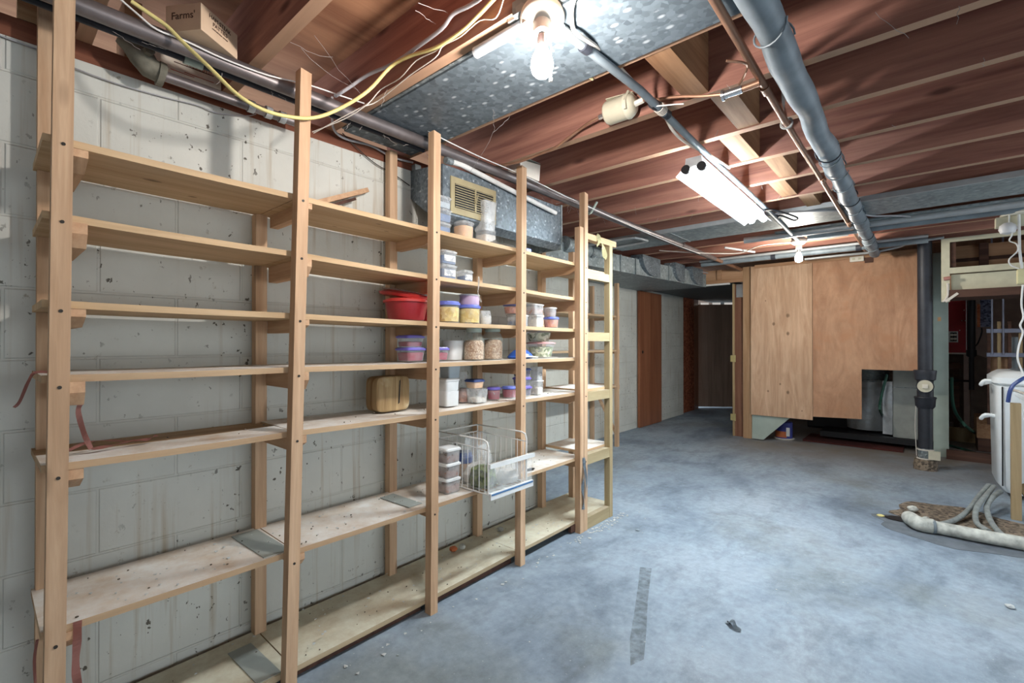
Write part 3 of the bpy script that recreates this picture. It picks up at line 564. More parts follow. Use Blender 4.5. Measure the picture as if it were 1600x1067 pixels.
z1 = tub('food_tub', 'white low tub under the navy-lidded orange tub, fifth shelf', 'container', 727, 764, .26, shz(4, 1.52), hpx=21, body='frost', cont='palec', fill=.35, taper=.86)
tub('food_tub', 'orange-filled tub with navy lid on the white low tub', 'container', 725, 758, .24, z1, hpx=15, body='clear', lid='navy', cont='orange', fill=.9, taper=.86)
tub('food_tub', 'round berry tub with violet lid beside the white low tub', 'container', 761, 782, .25, shz(4, 1.66), hpx=20, e=2.2, body='clear', lid='violet', cont='redc', fill=.9, taper=.86)
tub('food_tub', 'round berry tub with violet lid left of the fourth upright', 'container', 784, 808, .25, shz(4, 1.76), hpx=18, e=2.2, body='clear', lid='bluelid', cont='redc', fill=.9, taper=.86)
z = shz(4, 1.86)
z1 = tub('food_tub', 'dark berry tub at the bottom of the stack behind the fourth upright', 'container', 801, 832, .25, z, hpx=16, body='clear', lid='violet', cont='darkc', fill=.95, taper=.88)
z1 = tub('food_tub', 'dark berry tub in the middle of the stack behind the fourth upright', 'container', 800, 831, .25, z1, hpx=14, body='clear', lid='violet', cont='darkc', fill=.95, taper=.88)
tub('food_tub', 'dark berry tub with navy lid topping the stack behind the fourth upright', 'container', 800, 831, .25, z1, hpx=14, body='clear', lid='navy', cont='darkc', fill=.95, taper=.88)
z1 = tub('food_tub', 'squarish white tub, lower of two right of the fourth upright', 'container', 828, 850, .25, shz(4, 2.0), hpx=22, body='frost', cont='palec', fill=.5, taper=.9, lid='whitep', lid_h=.004)
tub('food_tub', 'tall white tub, upper of two right of the fourth upright', 'container', 828, 849, .25, z1, hpx=21, body='frost', taper=.92, open_=True)
# spalted wooden block
ya, yb = 1.095, 1.265; zb = shz(4, 1.18)
o = thing('wood_block', 'squarish block of streaked wood with rounded corners on the fifth shelf', 'wood block', (.18, 1.18, zb))
ax = Matrix(((0, 0, 1), (1, 0, 0), (0, 1, 0)))
B().loft([(-.045, .078, .070, 6), (-.04, .083, .075, 6), (.04, .083, .075, 6), (.045, .078, .070, 6)], 40, ax=ax, o=(.17, 1.185, zb+.0755)).build('block_body', 'loaf', o, True)
B().prism([(.2155, 1.205, zb+.03), (.2155, 1.212, zb+.13), (.2155, 1.217, zb+.135), (.2155, 1.213, zb+.035)], (.0012, 0, 0)).build('crack', 'screw', o)
# --- sixth shelf: pink stacked tubs
z = shz(5, 1.38)
for n_, t_ in enumerate(('bottom', 'middle', 'top')):
    z = tub('food_tub', 'frosted tub of brown contents with white lid, %s of the sixth-shelf stack' % t_, 'container', 679, 721, .255, z, hpx=23, body='frost', lid='whitep', cont='brownc', fill=.55, taper=.9, group='stack of three beside the wire basket')
# wire basket
zb = shz(5, 1.7)+.003; zt = zb+.245
bk = thing('wire_basket', 'white wire basket with clear front overhanging the sixth shelf', 'basket', (.25, 1.67, zb))
Y0, Y1, X0, X1 = 1.53, 1.80, .10, .445
fr_ = B()
for y in (Y0, Y1):
    fr_.tube([(X0, y, zb), (X0, y, zt), (X1-.03, y, zt), (X1-.008, y, zt-.008), (X1, y, zt-.03), (X1, y, zb)], .0042, 8)
    fr_.tube([(X0, y, zb+.21), (X1, y, zb+.20)], .003, 6)
    fr_.tube([(X0, y, zb), (X1, y, zb)], .0035, 6)
for z in (zb, zt, zb+.21): fr_.tube([(X0, Y0, z), (X0, Y1, z)], .0038, 8)
fr_.tube([(X1, Y0, zb), (X1, Y1, zb)], .004, 8)
fr_.build('rim_frame', 'white', bk, True)
for y in (Y0, Y1):
    w_ = B()
    for k in range(9):
        x = X0+.02+(X1-X0-.03)*k/8.3; w_.tube([(x, y, zb), (x, y, zb+.207)], .0018, 6)
    w_.build('side_wires', 'white', bk)
w_ = B()
for k in range(8): w_.tube([(X0, Y0+.03*(k+1), zb), (X0, Y0+.03*(k+1), zb+.21)], .0018, 6)
w_.build('back_wires', 'white', bk)
w_ = B()
for k in range(8): w_.tube([(X0, Y0+.03*(k+1), zb), (X1, Y0+.03*(k+1), zb)], .0018, 6)
w_.build('bottom_wires', 'white', bk)
pf = B().box(X1+.004, X1+.007, Y0+.0, Y1+.035, zb-.012, zb+.125).build('front_panel', 'bag', bk)
B().box(X1+.002, X1+.014, Y0+.0, Y1+.05, zb+.118, zb+.138).build('top_rail', 'whitep', bk)
r_ = B().box(X1+.002, X1+.016, Y0+.0, Y1+.035, zb-.024, zb+.006).build('price_rail', 'whitep', bk)
B().box(X1+.016, X1+.018, Y0+.005, Y1+.03, zb-.004, zb+.003).build('blue_stripe', 'bluestrip', r_)
def bagobj(name, label, secs, o_, rot, cont, csecs, mat='bag'):
    t = thing(name, label, 'bag', o_); b_ = B().loft(secs, 26, o=o_, rot=rot)
    for v in b_.bm.verts: v.co += Vector((random.uniform(-1, 1), random.uniform(-1, 1), random.uniform(-1, 1)))*.004
    b_.build('plastic_pouch', mat, t, True)
    B().loft(csecs, 22, o=o_, rot=rot).build('contents', cont, t, True); return t
bagobj('food_bag', 'clear bag of dark green food in the near corner of the wire basket', [(.003, .06, .05, 3), (.03, .07, .058, 3), (.10, .06, .05, 3), (.14, .035, .045, 3), (.18, .008, .05, 4), (.20, .003, .055, 4)], (.34, 1.60, zb+.004), .2, 'greens', [(.004, .055, .045, 3), (.03, .064, .052, 3), (.085, .055, .045, 2.6), (.098, .03, .025, 2)])
bagobj('food_bag', 'big clear zip bag standing at the back of the wire basket', [(.003, .035, .10, 3), (.05, .045, .11, 3), (.12, .03, .105, 3), (.19, .012, .10, 4), (.225, .003, .10, 5)], (.22, 1.67, zb+.004), .25, 'palec', [(.004, .03, .09, 3), (.04, .036, .095, 3), (.075, .02, .07, 2.4)])
bagobj('food_bag', 'clear bag of pale food behind the basket front', [(.003, .04, .055, 3), (.03, .05, .062, 3), (.08, .035, .055, 3), (.105, .008, .05, 4)], (.38, 1.73, zb+.004), -.2, 'palec', [(.004, .035, .05, 3), (.03, .045, .055, 3), (.06, .03, .04, 2.4)])
tub('food_jar', 'small orange jar with navy lid at the back of the wire basket', 'jar', 713, 738, .16, zb+.004, h=.13, e=2.2, body='clear', lid='navy', lid_h=.05, cont='orange', fill=.95, taper=.97)
p0 = at(826, 703, z=shz(5, 1.9)+.004)
o = thing('serving_spoon', 'dark spoon lying on the sixth shelf right of the basket', 'spoon', (.3, 1.9, shz(5, 1.9)+.003))
B().tube([(.26, 1.86, shz(5, 1.9)+.016), (.29, 1.92, shz(5, 1.9)+.012), (.31, 1.97, shz(5, 1.9)+.006)], .004, 8, smooth=4).build('handle', 'black', o)
B().loft([(.001, .012, .03, 2), (.004, .016, .036, 2), (.006, .013, .032, 2)], 20, o=(.315, 1.99, shz(5, 1.9))).build('bowl', 'black', o, True)
# loose stick leaning on top shelf
o = thing('wood_offcut', 'short brown wood strip leaning on the wall above the top shelf', 'wood strip', (.1, .95, 1.64))
B().bar((.085, .80, 1.655), (.014, 1.165, 1.832), .02, .05, (1, 0, 0)).build('strip', 'upx', o)
B().bar((.10, .86, 1.655), (.034, 1.10, 1.775), .012, .022, (1, 0, 0)).build('backing_strip', 'darkwood', o)
# pink plastic ribbon
def ribbon(pts, w, mat, name, parent, up=(1, 0, 0)):
    pts = [Vector(p) for p in pts]; P = [pts[0]]+pts+[pts[-1]]; out = []
    for i in range(1, len(P)-2):
        for k in range(5):
            t = k/5; a, b_, c, d_ = P[i-1:i+3]; out.append(.5*((2*b_)+(c-a)*t+(2*a-5*b_+4*c-d_)*t*t+(3*b_-a-3*c+d_)*t**3))
    out.append(pts[-1]); rr = []
    for i, p in enumerate(out):
        dr = (out[min(i+1, len(out)-1)]-out[max(0, i-1)]).normalized(); sd = dr.cross(Vector(up))
        sd = sd.normalized() if sd.length > .1 else Vector((0, 1, 0))
        tw = math.sin(i*.55)*.5; sd = Matrix.Rotation(tw, 3, dr) @ sd
        rr.append([p-sd*w/2, p+sd*w/2])
    return B().sheet(rr, .0012).build(name, mat, parent)
z5 = rz(4, .2); z4 = rz(3, .2)
o = thing('plastic_ribbon', 'faded pink plastic ribbon hanging and coiled on the fifth shelf at left', 'ribbon', (.25, .2, z5))
ribbon([(.30, .178, z4-.02), (.30, .176, z4-.07), (.285, .172, z4-.10), (.27, .185, z4-.16), (.26, .20, z5+.012)], .012, 'pink', 'hanging_strip', o)
ribbon([(.26, .20, z5+.010), (.25, .24, z5+.012), (.23, .29, z5+.014), (.22, .33, z5+.012), (.23, .35, z5+.022)], .014, 'pink', 'coiled_strip', o, (0, 0, 1))
ribbon([(.29, .14, z5+.012), (.25, .20, z5+.03), (.2, .28, z5+.012), (.19, .31, z5+.008)], .010, 'pink', 'coiled_strip', o, (0, 0, 1))
o = thing('plastic_ribbon', 'thin pink ribbon tail hanging off the left end of the fourth shelf', 'ribbon', (.2, .09, z4))
ribbon([(.24, .13, z4+.002), (.22, .097, z4+.003), (.21, .085, z4-.02), (.205, .07, z4-.07), (.2, .06, z4-.085)], .007, 'pink', 'hanging_strip', o)
o = thing('plastic_ribbon', 'pink ribbon loop hanging below the sixth shelf behind the first upright', 'ribbon', (.33, .15, .2))
ribbon([(.352, .165, .445), (.358, .164, .40), (.352, .162, .33), (.356, .168, .26), (.352, .165, .18), (.354, .163, .10), (.35, .160, .03)], .017, 'pink', 'hanging_strip', o)
ribbon([(.30, .098, .41), (.30, .093, .36), (.30, .096, .26), (.30, .094, .15), (.30, .095, .04)], .006, 'pink', 'hanging_strip', o)
o = thing('plastic_ribbon', 'short pink ribbon hanging from the second shelf beside the low tub', 'ribbon', (.34, 1.56, 1.36))
ribbon([at(748, 432, x=.35), at(748, 445, x=.35), at(747, 458, x=.35), at(752, 472, x=.35)], .008, 'whitew', 'hanging_strip', o)
o = thing('cloth_rag', 'yellowish rag hanging from the top rail of the pine end frame', 'rag', (.37, 2.6, 1.75))
ribbon([(.386, 2.56, 1.815), (.39, 2.59, 1.79), (.392, 2.62, 1.765), (.388, 2.66, 1.70), (.388, 2.665, 1.672)], .035, 'rag', 'cloth_tail', o)
ribbon([(.39, 2.58, 1.80), (.392, 2.58, 1.775), (.388, 2.56, 1.745)], .03, 'rag', 'cloth_tail', o)
o = thing('cloth_strap', 'grey dusty strap dangling from the sixth shelf beside the last upright', 'strap', (.39, 2.4, .25))
ribbon([(.39, 2.405, .45), (.392, 2.41, .40), (.395, 2.40, .33), (.39, 2.395, .27), (.392, 2.405, .20), (.39, 2.40, .14)], .022, 'strap', 'hanging_strip', o)
ribbon([(.392, 2.41, .42), (.394, 2.43, .30), (.392, 2.425, .2)], .016, 'strap', 'hanging_strip', o)

# ================================================================== PIPES AND CABLES UNDER THE CEILING
o = thing('steel_pipe', 'long grey steel pipe running above the shelves under the joists', 'pipe', (.27, 3, 2.03))
B().tube([(.27, -.5, 2.024), (.27, 5.1, 2.024)], .0245, 16).build('pipe_run', 'steel', o, True)
B().tube([(.27, 4.2, 2.024), (.27, 4.26, 2.024)], .030, 16).build('coupling', 'steel', o, True)
B().tube([(.27, 5.0, 2.024), (.27, 6.05, 2.024)], .020, 14).build('pipe_run', 'copper', o, True)
B().tube([(.2, 2.66, 2.07), (.24, 2.66, 2.05), (.27, 2.66, 1.99), (.31, 2.66, 2.03), (.33, 2.66, 2.058)], .008, 8, smooth=4).build('hanger_strap', 'sage', o)
o = thing('gas_pipe', 'lower steel pipe with a big elbow fitting along the wall top', 'pipe', (.1, .6, 2.0))
B().tube([(.10, .385, 1.996), (.10, .83, 1.994)], .0165, 14).build('pipe_run', 'steel', o, True)
B().tube([(.10, .29, 2.075), (.10, .315, 2.055), (.10, .335, 2.03), (.10, .355, 2.005), (.10, .395, 1.996)], [.030, .033, .036, .034, .030], 16).build('elbow', 'corroded', o, True)
B().tube([(.10, .375, 1.998), (.10, .392, 1.996)], .037, 16).build('elbow_collar', 'corroded', o, True)
B().tube([(.155, .345, 2.035), (.10, .34, 2.035)], .014, 6).build('plug', 'corroded', o)
for y in (.64, .70, .75): B().tube([(.10, y, 1.995), (.10, y+.022, 1.995)], .0215, 14).build('coupling', 'conduit', o, True)
B().tube([(.10, -.4, 2.105), (.12, .27, 2.095), (.13, .30, 2.08)], .017, 10).build('pipe_run', 'steel', o, True)
o = thing('thin_pipe', 'thin dark pipe tucked behind and below the long steel pipe', 'pipe', (.2, .5, 1.99))
B().tube([(.205, -.4, 2.025), (.205, 1.35, 2.025)], .013, 10).build('pipe_run', 'iron', o, True)
B().tube([(.205, .42, 2.025), (.205, .47, 2.025)], .018, 10).build('coupling', 'sage', o, True)
o = thing('painted_conduit', 'white painted pipe just above the short vented duct', 'pipe', (.2, 1.9, 1.99))
B().tube([at(702, 252, x=.262), at(720, 257, x=.262), at(868, 333, x=.262)], .013, 10).build('pipe_run', 'white', o, True)
B().tube([at(696, 250, x=.262), at(706, 253, x=.262)], .017, 10).build('end_cap', 'galvd', o, True)
# yellow cable: festoon from the pipe, in front of the second upright, up to the joist, over to the fixture
yj = J0+JP-.012
pts = [at(205, 2, x=.30), at(240, 26, x=.303), at(262, 42, x=.31), at(290, 70, x=.33), at(330, 108, x=.37), at(370, 147, x=.40), at(410, 171, x=.41), at(450, 182, x=.412), at(490, 184, x=.42), at(530, 170, x=.44), at(575, 142, x=.50),
       at(610, 105, y=yj-.02), at(640, 88, y=yj-.01), at(680, 75, y=yj-.008), at(720, 50, y=yj-.008), at(745, 27, y=yj-.008), at(775, -5, y=yj-.008), (1.05, yj-.008, 2.13), (1.25, yj-.008, 2.17), (1.8, yj-.008, 2.16), (2.6, yj-.008, 2.18)]
tag(B().tube(pts, .0058, 10, smooth=5).build('extension_cable', 'yellow', smooth=True), 'yellow cable sagging across the second upright and up along the joist', 'cable')
pts = [at(524, 150, x=.34), at(545, 137, y=yj-.06), at(575, 117, y=yj-.015), at(615, 99, y=yj-.008), at(650, 75, y=yj-.008), at(690, 45, y=yj-.008), at(708, 22, y=yj-.008), at(735, 8, y=yj-.008), at(760, -12, y=yj-.008), (1.05, yj-.008, 2.20), (1.6, yj-.008, 2.21), (2.6, yj-.008, 2.22)]
tag(B().tube(pts, .0062, 10, smooth=5).build('electric_cable', 'greycab', smooth=True), 'grey sheathed cable stapled to the joist above the yellow cable', 'cable')
for k, (l, pp) in enumerate((('upper thin white wire running along the joist below the yellow cable', [(488, 206), (540, 185), (575, 162), (595, 140), (625, 122), (650, 95), (680, 80), (692, 70)]), ('lower thin white wire running along the joist below the yellow cable', [(490, 208), (560, 170), (590, 158), (640, 118), (680, 90), (692, 72), (720, 57), (750, 32), (775, 28), (788, -5)]))):
    tag(B().tube([at(a, b_, y=yj-.004) if a > 585 else at(a, b_, x=.25+(a-490)*.0022) for a, b_ in pp], .0018, 7, smooth=4).build('thin_wire', 'whitew'), l, 'wire')
pts = [at(a, b_, x=.305) for a, b_ in [(186, -3), (215, 22), (245, 46), (290, 64), (350, 92), (420, 118), (480, 132), (540, 152), (600, 172)]]+[at(a, b_, x=.33) for a, b_ in [(640, 188), (690, 216), (750, 245), (815, 273), (880, 305), (905, 316)]]+[(.305, 3.2, 2.00), (.30, 4.0, 1.995), (.30, 4.6, 2.0)]
tag(B().tube(pts, .0026, 8, smooth=4).build('white_wire', 'white', smooth=True), 'white wire strung along the long steel pipe over the upright tops', 'wire')
pts = [at(-10, 52, x=.012), at(60, 78, x=.012), at(111, 104, x=.012), at(180, 130, x=.012), at(250, 150, x=.012), at(310, 165, x=.012), at(340, 177, x=.012), at(385, 181, x=.012), at(400, 178, x=.012)]
tag(B().tube(pts, .0022, 7, smooth=4).build('thin_wire', 'greycab'), 'thin dark wire sagging along the very top of the white wall', 'wire')
pts = [at(519, 152, x=.2), at(519, 180, x=.12), at(522, 203, x=.06), at(540, 217, x=.03), at(580, 228, x=.02), at(612, 245, x=.02), at(645, 254, x=.02)]
tag(B().tube(pts, .005, 8, smooth=4).build('electric_cable', 'greycab', smooth=True), 'grey cable dropping behind the pipe and running to the vented duct', 'cable')
pts = [at(535, 208, x=.015), at(565, 238, x=.015), at(590, 258, x=.015), at(612, 270, x=.015), at(640, 290, x=.015)]
tag(B().tube(pts, .0022, 7, smooth=4).build('thin_wire', 'screw'), 'thin black wire sagging on the wall left of the vented duct', 'wire')
# cartons up in the joists
o = thing('meat_carton', 'brown carton printed HAM STEAK PATTIES resting above the pipe between joists', 'carton', (.28, .44, 2.052))
pa = Vector((.355, .425)); u = Vector((-.55, .835)).normalized()   # long printed face direction, in plan
n_ = Vector((-u.y, u.x))
zb, zt = 2.050, 2.128; L, D_ = .148, .115
c = [pa, pa+u*L, pa+u*L+n_*D_, pa+n_*D_]
B().hexa([(*q, zb) for q in c]+[(*q, zt) for q in c]).build('box_body', 'cardboard', o)
fx = Vector((*u, 0)); nf = -Vector((*n_, 0))
mid = Vector((*(pa+u*L*.5), 0))+nf*.0006
letters('HAM STEAK', .0165, mid+Vector((0, 0, zt-.016)), fx, (0, 0, 1), 'ink', o)
letters('PATTIES', .0165, mid+Vector((0, 0, zt-.034)), fx, (0, 0, 1), 'ink', o)
letters('CONTAINS FULLY COOKED', .005, mid+Vector((0, 0, zt-.048)), fx, (0, 0, 1), 'ink', o)
lf = Vector((*(pa+n_*D_*.5), 0))-Vector((*u, 0))*.0006
letters("Farms'", .03, lf+Vector((-.0, 0, zt-.033)), -Vector((*n_, 0)), (0, 0, 1), 'ink', o)
o = thing('long_carton', 'long white carton with red print lying on the wall sill', 'carton', (-.06, .48, 2.062))
B().box(-.12, .004, .375, .584, 2.0615, 2.115).build('box_body', 'carton', o)
B().box(.0042, .0052, .44, .56, 2.100, 2.103).build('dark_slot', 'ink', o)
B().box(-.12, .0045, .372, .40, 2.112, 2.118).build('flap', 'cardboard', o)
letters('MANICOTTI', .014, (.0046, .515, 2.108), (0, 1, 0), (0, 0, 1), 'redink', o)
for k in range(2): B().box(.0042, .0050, .43+.04*k, .50+.06*k, 2.071+.006*k, 2.073+.006*k).build('red_stripe', 'redink', o)
o = thing('small_carton', 'small open white carton sitting on the pipe behind the fourth upright', 'carton', (.27, 2.0, 2.05))
a, b_ = at(816, 270, x=.3), at(843, 282, x=.3)
B().prism([(.3, 1.93, 2.050), (.3, 2.09, 2.050), (.3, 2.10, 2.145), (.3, 1.92, 2.125)], (-.09, 0, 0)).build('box_body', 'carton', o)
B().prism([(.3, 1.93, 2.145), (.3, 2.10, 2.150), (.24, 2.09, 2.17), (.24, 1.94, 2.165)], (0, 0, .003)).build('flap', 'sage', o)

# ================================================================== VENTED DUCT
o = thing('vented_duct', 'short grey galvanized duct with a cream vent grille high on the wall', 'duct', (.12, 1.9, 1.70))
B().prism([(.0, 1.43, 1.86), (.0, 1.43, 2.0), (.245, 1.43, 1.975), (.245, 1.43, 1.745), (.20, 1.43, 1.715)], (0, .95, 0)).build('duct_body', 'galv', o)
B().box(.246, .252, 1.475, 1.785, 1.755, 1.93).build('register_frame', 'regist', o)
gb = B().box(.2525, .254, 1.50, 1.762, 1.785, 1.90).build('register_back', 'black', o)
gr = B()
for k in range(10): gr.box(.254, .2575, 1.50, 1.762, 1.787+.0118*k, 1.7905+.0118*k)
gr.box(.254, .259, 1.628, 1.636, 1.785, 1.90)
gr.build('register_louvers', 'regist', o)
B().tube([(.26, 1.632, 1.83), (.275, 1.632, 1.87)], .003, 6).build('damper_lever', 'regist', o)
B().loft([(0, .12, .03, 2), (.035, .115, .05, 2), (.06, .11, .055, 2)], 24, ax=Matrix(((1, 0, 0), (0, 0, 1), (0, 1, 0))), o=(.125, 2.32, 1.80)).build('end_collar', 'galvl', o, True)
B().box(.0, .249, 2.374, 2.386, 1.715, 1.99).build('end_flange', 'galvl', o)
B().box(.0, .03, 1.435, 1.47, 1.86, 2.03).build('corner_strap', 'galvl', o)

# ================================================================== TRUNK DUCT IN THE RECESS
o = thing('trunk_duct', 'grey sheet metal trunk duct along the recess above the far wall', 'duct', (-.7, 4.8, 1.85))
B().hexa([(-.995, 2.9, 1.85), (-.46, 2.9, 1.85), (-.16, 6.1, 1.85), (-.995, 6.1, 1.85), (-.995, 2.9, 2.01), (-.46, 2.9, 2.01), (-.16, 6.1, 2.01), (-.995, 6.1, 2.01)]).build('trunk_body', 'galvl', o)
def xs(y): return -.46+(y-2.9)*(.30/3.22)
for y in (4.2, 4.47, 5.15, 5.5): B().box(xs(y)-.01, xs(y)+.014, y-.006, y+.006, 1.845, 2.015).build('joint_band', 'galvl', o)
for (ya, yb) in ((4.52, 4.95), (5.22, 5.5), (5.62, 5.98)):
    x = xs((ya+yb)/2); poly = []
    for k in range(9):
        t = k/8*math.pi/2; poly.append((x-.10, ya+(yb-ya)*.62*(1-math.cos(t)), 2.058-.20*math.sin(t)))
    poly += [(x-.10, yb, 1.858), (x-.10, yb, 2.058)]
    B().prism(poly, (.13, .012, 0)).build('branch_boot', 'galv', o)
o2 = thing('round_duct', 'round grey duct elbow behind the pine end frame', 'duct', (-.45, 3.9, 1.98))
B().tube([(-.42, 3.35, 2.0), (-.42, 3.55, 1.99), (-.42, 3.9, 1.985), (-.40, 4.12, 1.96)], .07, 20, smooth=3).build('duct_tube', 'galvl', o2, True)
B().tube([(-.42, 3.72, 1.988), (-.42, 3.76, 1.987)], .075, 20).build('joint_ring', 'galvd', o2, True)
o3 = thing('bent_conduit', 'light grey conduit bending back under the flat grey duct pan', 'conduit', (-.1, 3.8, 2.02))
B().tube([(-.45, 3.62, 2.02), (.05, 3.60, 2.02), (.12, 3.63, 2.018), (.14, 3.72, 2.016), (.10, 3.80, 2.014), (-.4, 3.86, 2.01)], .014, 10, smooth=4).build('conduit_run', 'conduit', o3, True)
struct(B().box(-1.0, .12, 6.12, 9.3, 1.88, 1.93).build('trim_3', 'soffit'))
struct(B().box(-1.0, .12, 6.10, 6.13, 1.862, 1.882).build('trim_4', 'white'))

# ================================================================== DOORWAY, DOORS AND PLYWOOD PARTITION
pd = thing('door_2', 'loose red-brown veneer door slab standing against the far white wall', 'door', (XR, 6.2, 0)); del pd['label'], pd['category']; pd['kind'] = 'structure'
sl = B().box(-.985, -.95, 5.87, 6.56, .005, 1.845, .004).build('door_slab', 'reddoor', pd)
B().tube([(-.95, 5.95, 1.02), (-.946, 5.95, 1.02)], .02, 16).build('knob_hole', 'black', sl)
struct(B().box(-1.15, -1.05, 7.55, 8.1, 0, 1.9).build('wall_recess_far', 'redwool'))  # mottled red surface in its own colour
struct(B().box(-1.16, -1.06, 8.05, 8.33, 0, 1.9).build('trim_5', 'reddoor'))
d1 = bpy.data.objects.new('door_1', None); COL.objects.link(d1); d1.location = (-1.1, 8.38, 0); d1['kind'] = 'structure'; ORG[d1] = Vector((-1.1, 8.38, 0))
B().bar((-1.12, 8.39, .925), (-.30, 9.02, .925), .035, 1.80).build('door_slab', 'door', d1)
for z in (.25, 1.55): B().box(-1.135, -1.10, 8.355, 8.385, z-.05, z+.05).build('door_hinge', 'black', d1)
for k in range(4):
    a = Vector((-1.05, 8.44, 1.838))+Vector((.16, .123, 0))*k
    struct(B().bar(a+Vector((0, -.02, 0)), a+Vector((.11, .062, 0)), .004, .035).build('door_gap_%d' % (k+1), 'litgap'))  # glowing strips stand for the next room's light through gaps above the door
jm = thing('door_jamb', 'brown door jamb post with brass hinges beside the plywood partition', 'door jamb', (.2, 6.2, 0))
B().box(.165, .262, 6.16, 6.20, .0, 1.86).build('jamb_board', 'jamb', jm)
B().box(.14, .165, 6.15, 6.19, .0, 1.87).build('jamb_edge', 'oldwood', jm)
for z in (.95, .23):
    h = B().box(.118, .172, 6.140, 6.150, z-.04, z+.04).build('hinge', 'brass', jm)
    B().tube([(.172, 6.143, z-.042), (.172, 6.143, z+.042)], .007, 8).build('hinge_pin', 'brass', h)
B().box(.185, .262, 6.150, 6.158, 1.70, 1.86).build('reflection_patch', 'chrome', jm)  # metal patch imitates the bright reflection on the jamb
tag(B().box(.275, .372, 6.10, 6.16, 0, 2.055).build('wall_stud', 'stud'), 'tan wooden stud between the door jamb and the plywood', 'stud')
tag(B().box(-.16, .275, 6.105, 6.155, 1.885, 2.05).build('header_board', 'studx'), 'tan header board above the doorway beside the trunk duct', 'header')
tag(B().box(-.02, .03, 6.08, 6.104, 1.93, 2.05).build('wood_scrap', 'studx'), 'small wood scrap nailed to the doorway header', 'wood block')
YP = 6.05
tag(B().box(.375, .996, YP, YP+.014, .295, 2.045).build('plywood_panel', 'plyA'), 'left plywood partition sheet with dark knots, beside the stud', 'plywood panel')
tag(B().prism([(1.0, YP, .335), (1.43, YP, .352), (1.43, YP, .868), (1.90, YP, .868), (1.90, YP, 2.045), (1.0, YP, 2.045)], (0, .014, 0)).build('plywood_panel', 'plyB'), 'right reddish plywood partition sheet with a notched lower corner', 'plywood panel')
tag(B().box(.42, 1.9, YP-.02, YP-.002, 2.02, 2.055).build('top_cleat', 'studx'), 'thin wood strip along the top of the plywood partition', 'wood strip')
ob = thing('surface_outlet', 'small cream double outlet box at the top of the plywood', 'outlet', (1.42, YP-.03, 1.95))
B().box(1.335, 1.455, YP-.035, YP-.001, 1.985, 2.04, .006).build('box_body', 'porcelain', ob)
for x in (1.37, 1.42): B().box(x-.012, x+.012, YP-.037, YP-.035, 2.002, 2.024).build('socket', 'cream', ob)
B().box(1.46, 1.53, YP-.012, YP-.001, 1.965, 2.02).build('back_plate', 'darkwood', ob)
tag(B().prism([(.38, YP+.03, .30), (.78, YP+.03, .30), (.50, YP+.02, .01), (.38, YP+.02, .01)], (0, .02, 0)).build('cut_board', 'sage'), 'sage green board with a slanting cut edge under the plywood', 'board')
o = thing('paint_can', 'blue and orange can standing under the plywood edge', 'can', (.66, 6.35, 0))
B().loft([(.0, .10, .10, 2), (.012, .11, .11, 2), (.016, .105, .105, 2)], 24, o=(.66, 6.35, 0)).build('tray', 'whitew', o, True)
B().loft([(.017, .085, .085, 2), (.02, .088, .088, 2), (.20, .088, .088, 2), (.205, .082, .082, 2)], 28, o=(.66, 6.35, 0)).build('can_body', 'canblue', o, True)
B().loft([(.03, .0885, .0885, 2), (.10, .0885, .0885, 2)], 28, o=(.655, 6.348, 0)).build('orange_band', 'canor', o, True)
B().box(.70, .735, 6.258, 6.265, .05, .15).build('white_lettering', 'white', o)
o = thing('furnace', 'furnace with a shiny round duct and grey-green cabinet behind the plywood notch', 'furnace', (1.7, 6.9, 0))
B().box(1.66, 2.0, 6.55, 7.3, .12, 1.7, .01).build('cabinet', 'cabgrey', o)
B().box(1.655, 2.0, 6.545, 6.55, .66, .668).build('cabinet_seam', 'galvd', o)
B().tube([(1.42, 6.95, .14), (1.42, 6.95, .70)], .21, 32).build('round_duct', 'silver', o, True)
B().tube([(1.42, 6.95, .71), (1.42, 6.95, 1.1)], .19, 32).build('upper_duct', 'galvl', o, True)
B().tube([(1.42, 6.95, .695), (1.42, 6.95, .715)], .217, 32).build('duct_collar', 'galvl', o, True)
B().box(1.57, 1.655, 6.6, 6.66, .14, .72).build('side_panel', 'silver', o)
B().box(1.0, 2.0, 6.5, 7.4, .06, .12).build('base', 'black', o)
B().box(.8, 1.25, 6.9, 7.3, .08, .32, .03).build('blower_box', 'black', o)
tag(B().box(.85, 1.75, 6.35, 6.85, .001, .02).build('floor_mat', 'redmat'), 'dark red mat on the floor under the plywood', 'mat')
tag(B().tube([at(1386, 585, y=6.45), at(1377, 620, y=6.4), at(1376, 643, y=6.3), at(1390, 662, z=.03), at(1430, 681, z=.012), at(1455, 690, z=.012), at(1500, 700, z=.012), at(1548, 716, z=.012)], .013, 10, smooth=5).build('garden_hose', 'hose', smooth=True), 'green hose coming from the furnace across the floor behind the black pipe', 'hose')

# black stack
sx, sy = 1.925, 5.66
o = thing('drain_stack', 'black cast iron drain pipe standing on the floor with a round cleanout', 'pipe', (sx, sy, 0))
def cyl(name, z0, z1, r, mat, n=28, par=None): return B().tube([(sx, sy, z0), (sx, sy, z1)], r, n).build(name, mat, par or o, True)
cyl('upper_pipe', .83, 2.055, .052, 'iron'); cyl('lower_pipe', .08, .70, .052, 'iron')
B().loft([(.80, .060, .060, 2), (.81, .074, .074, 2), (.86, .078, .078, 2), (.885, .082, .082, 2), (.895, .080, .080, 2)], 28, o=(sx, sy, 0)).build('hub', 'iron', o, True)
B().loft([(.55, .056, .056, 2), (.57, .07, .07, 2), (.635, .074, .074, 2), (.648, .08, .08, 2), (.655, .076, .076, 2)], 28, o=(sx, sy, 0)).build('hub', 'iron', o, True)
cyl('cleanout_tee', .645, .82, .058, 'iron')
d_ = (CAM-Vector((sx, sy, CAM.z))); d_.z = 0; d_.normalize()
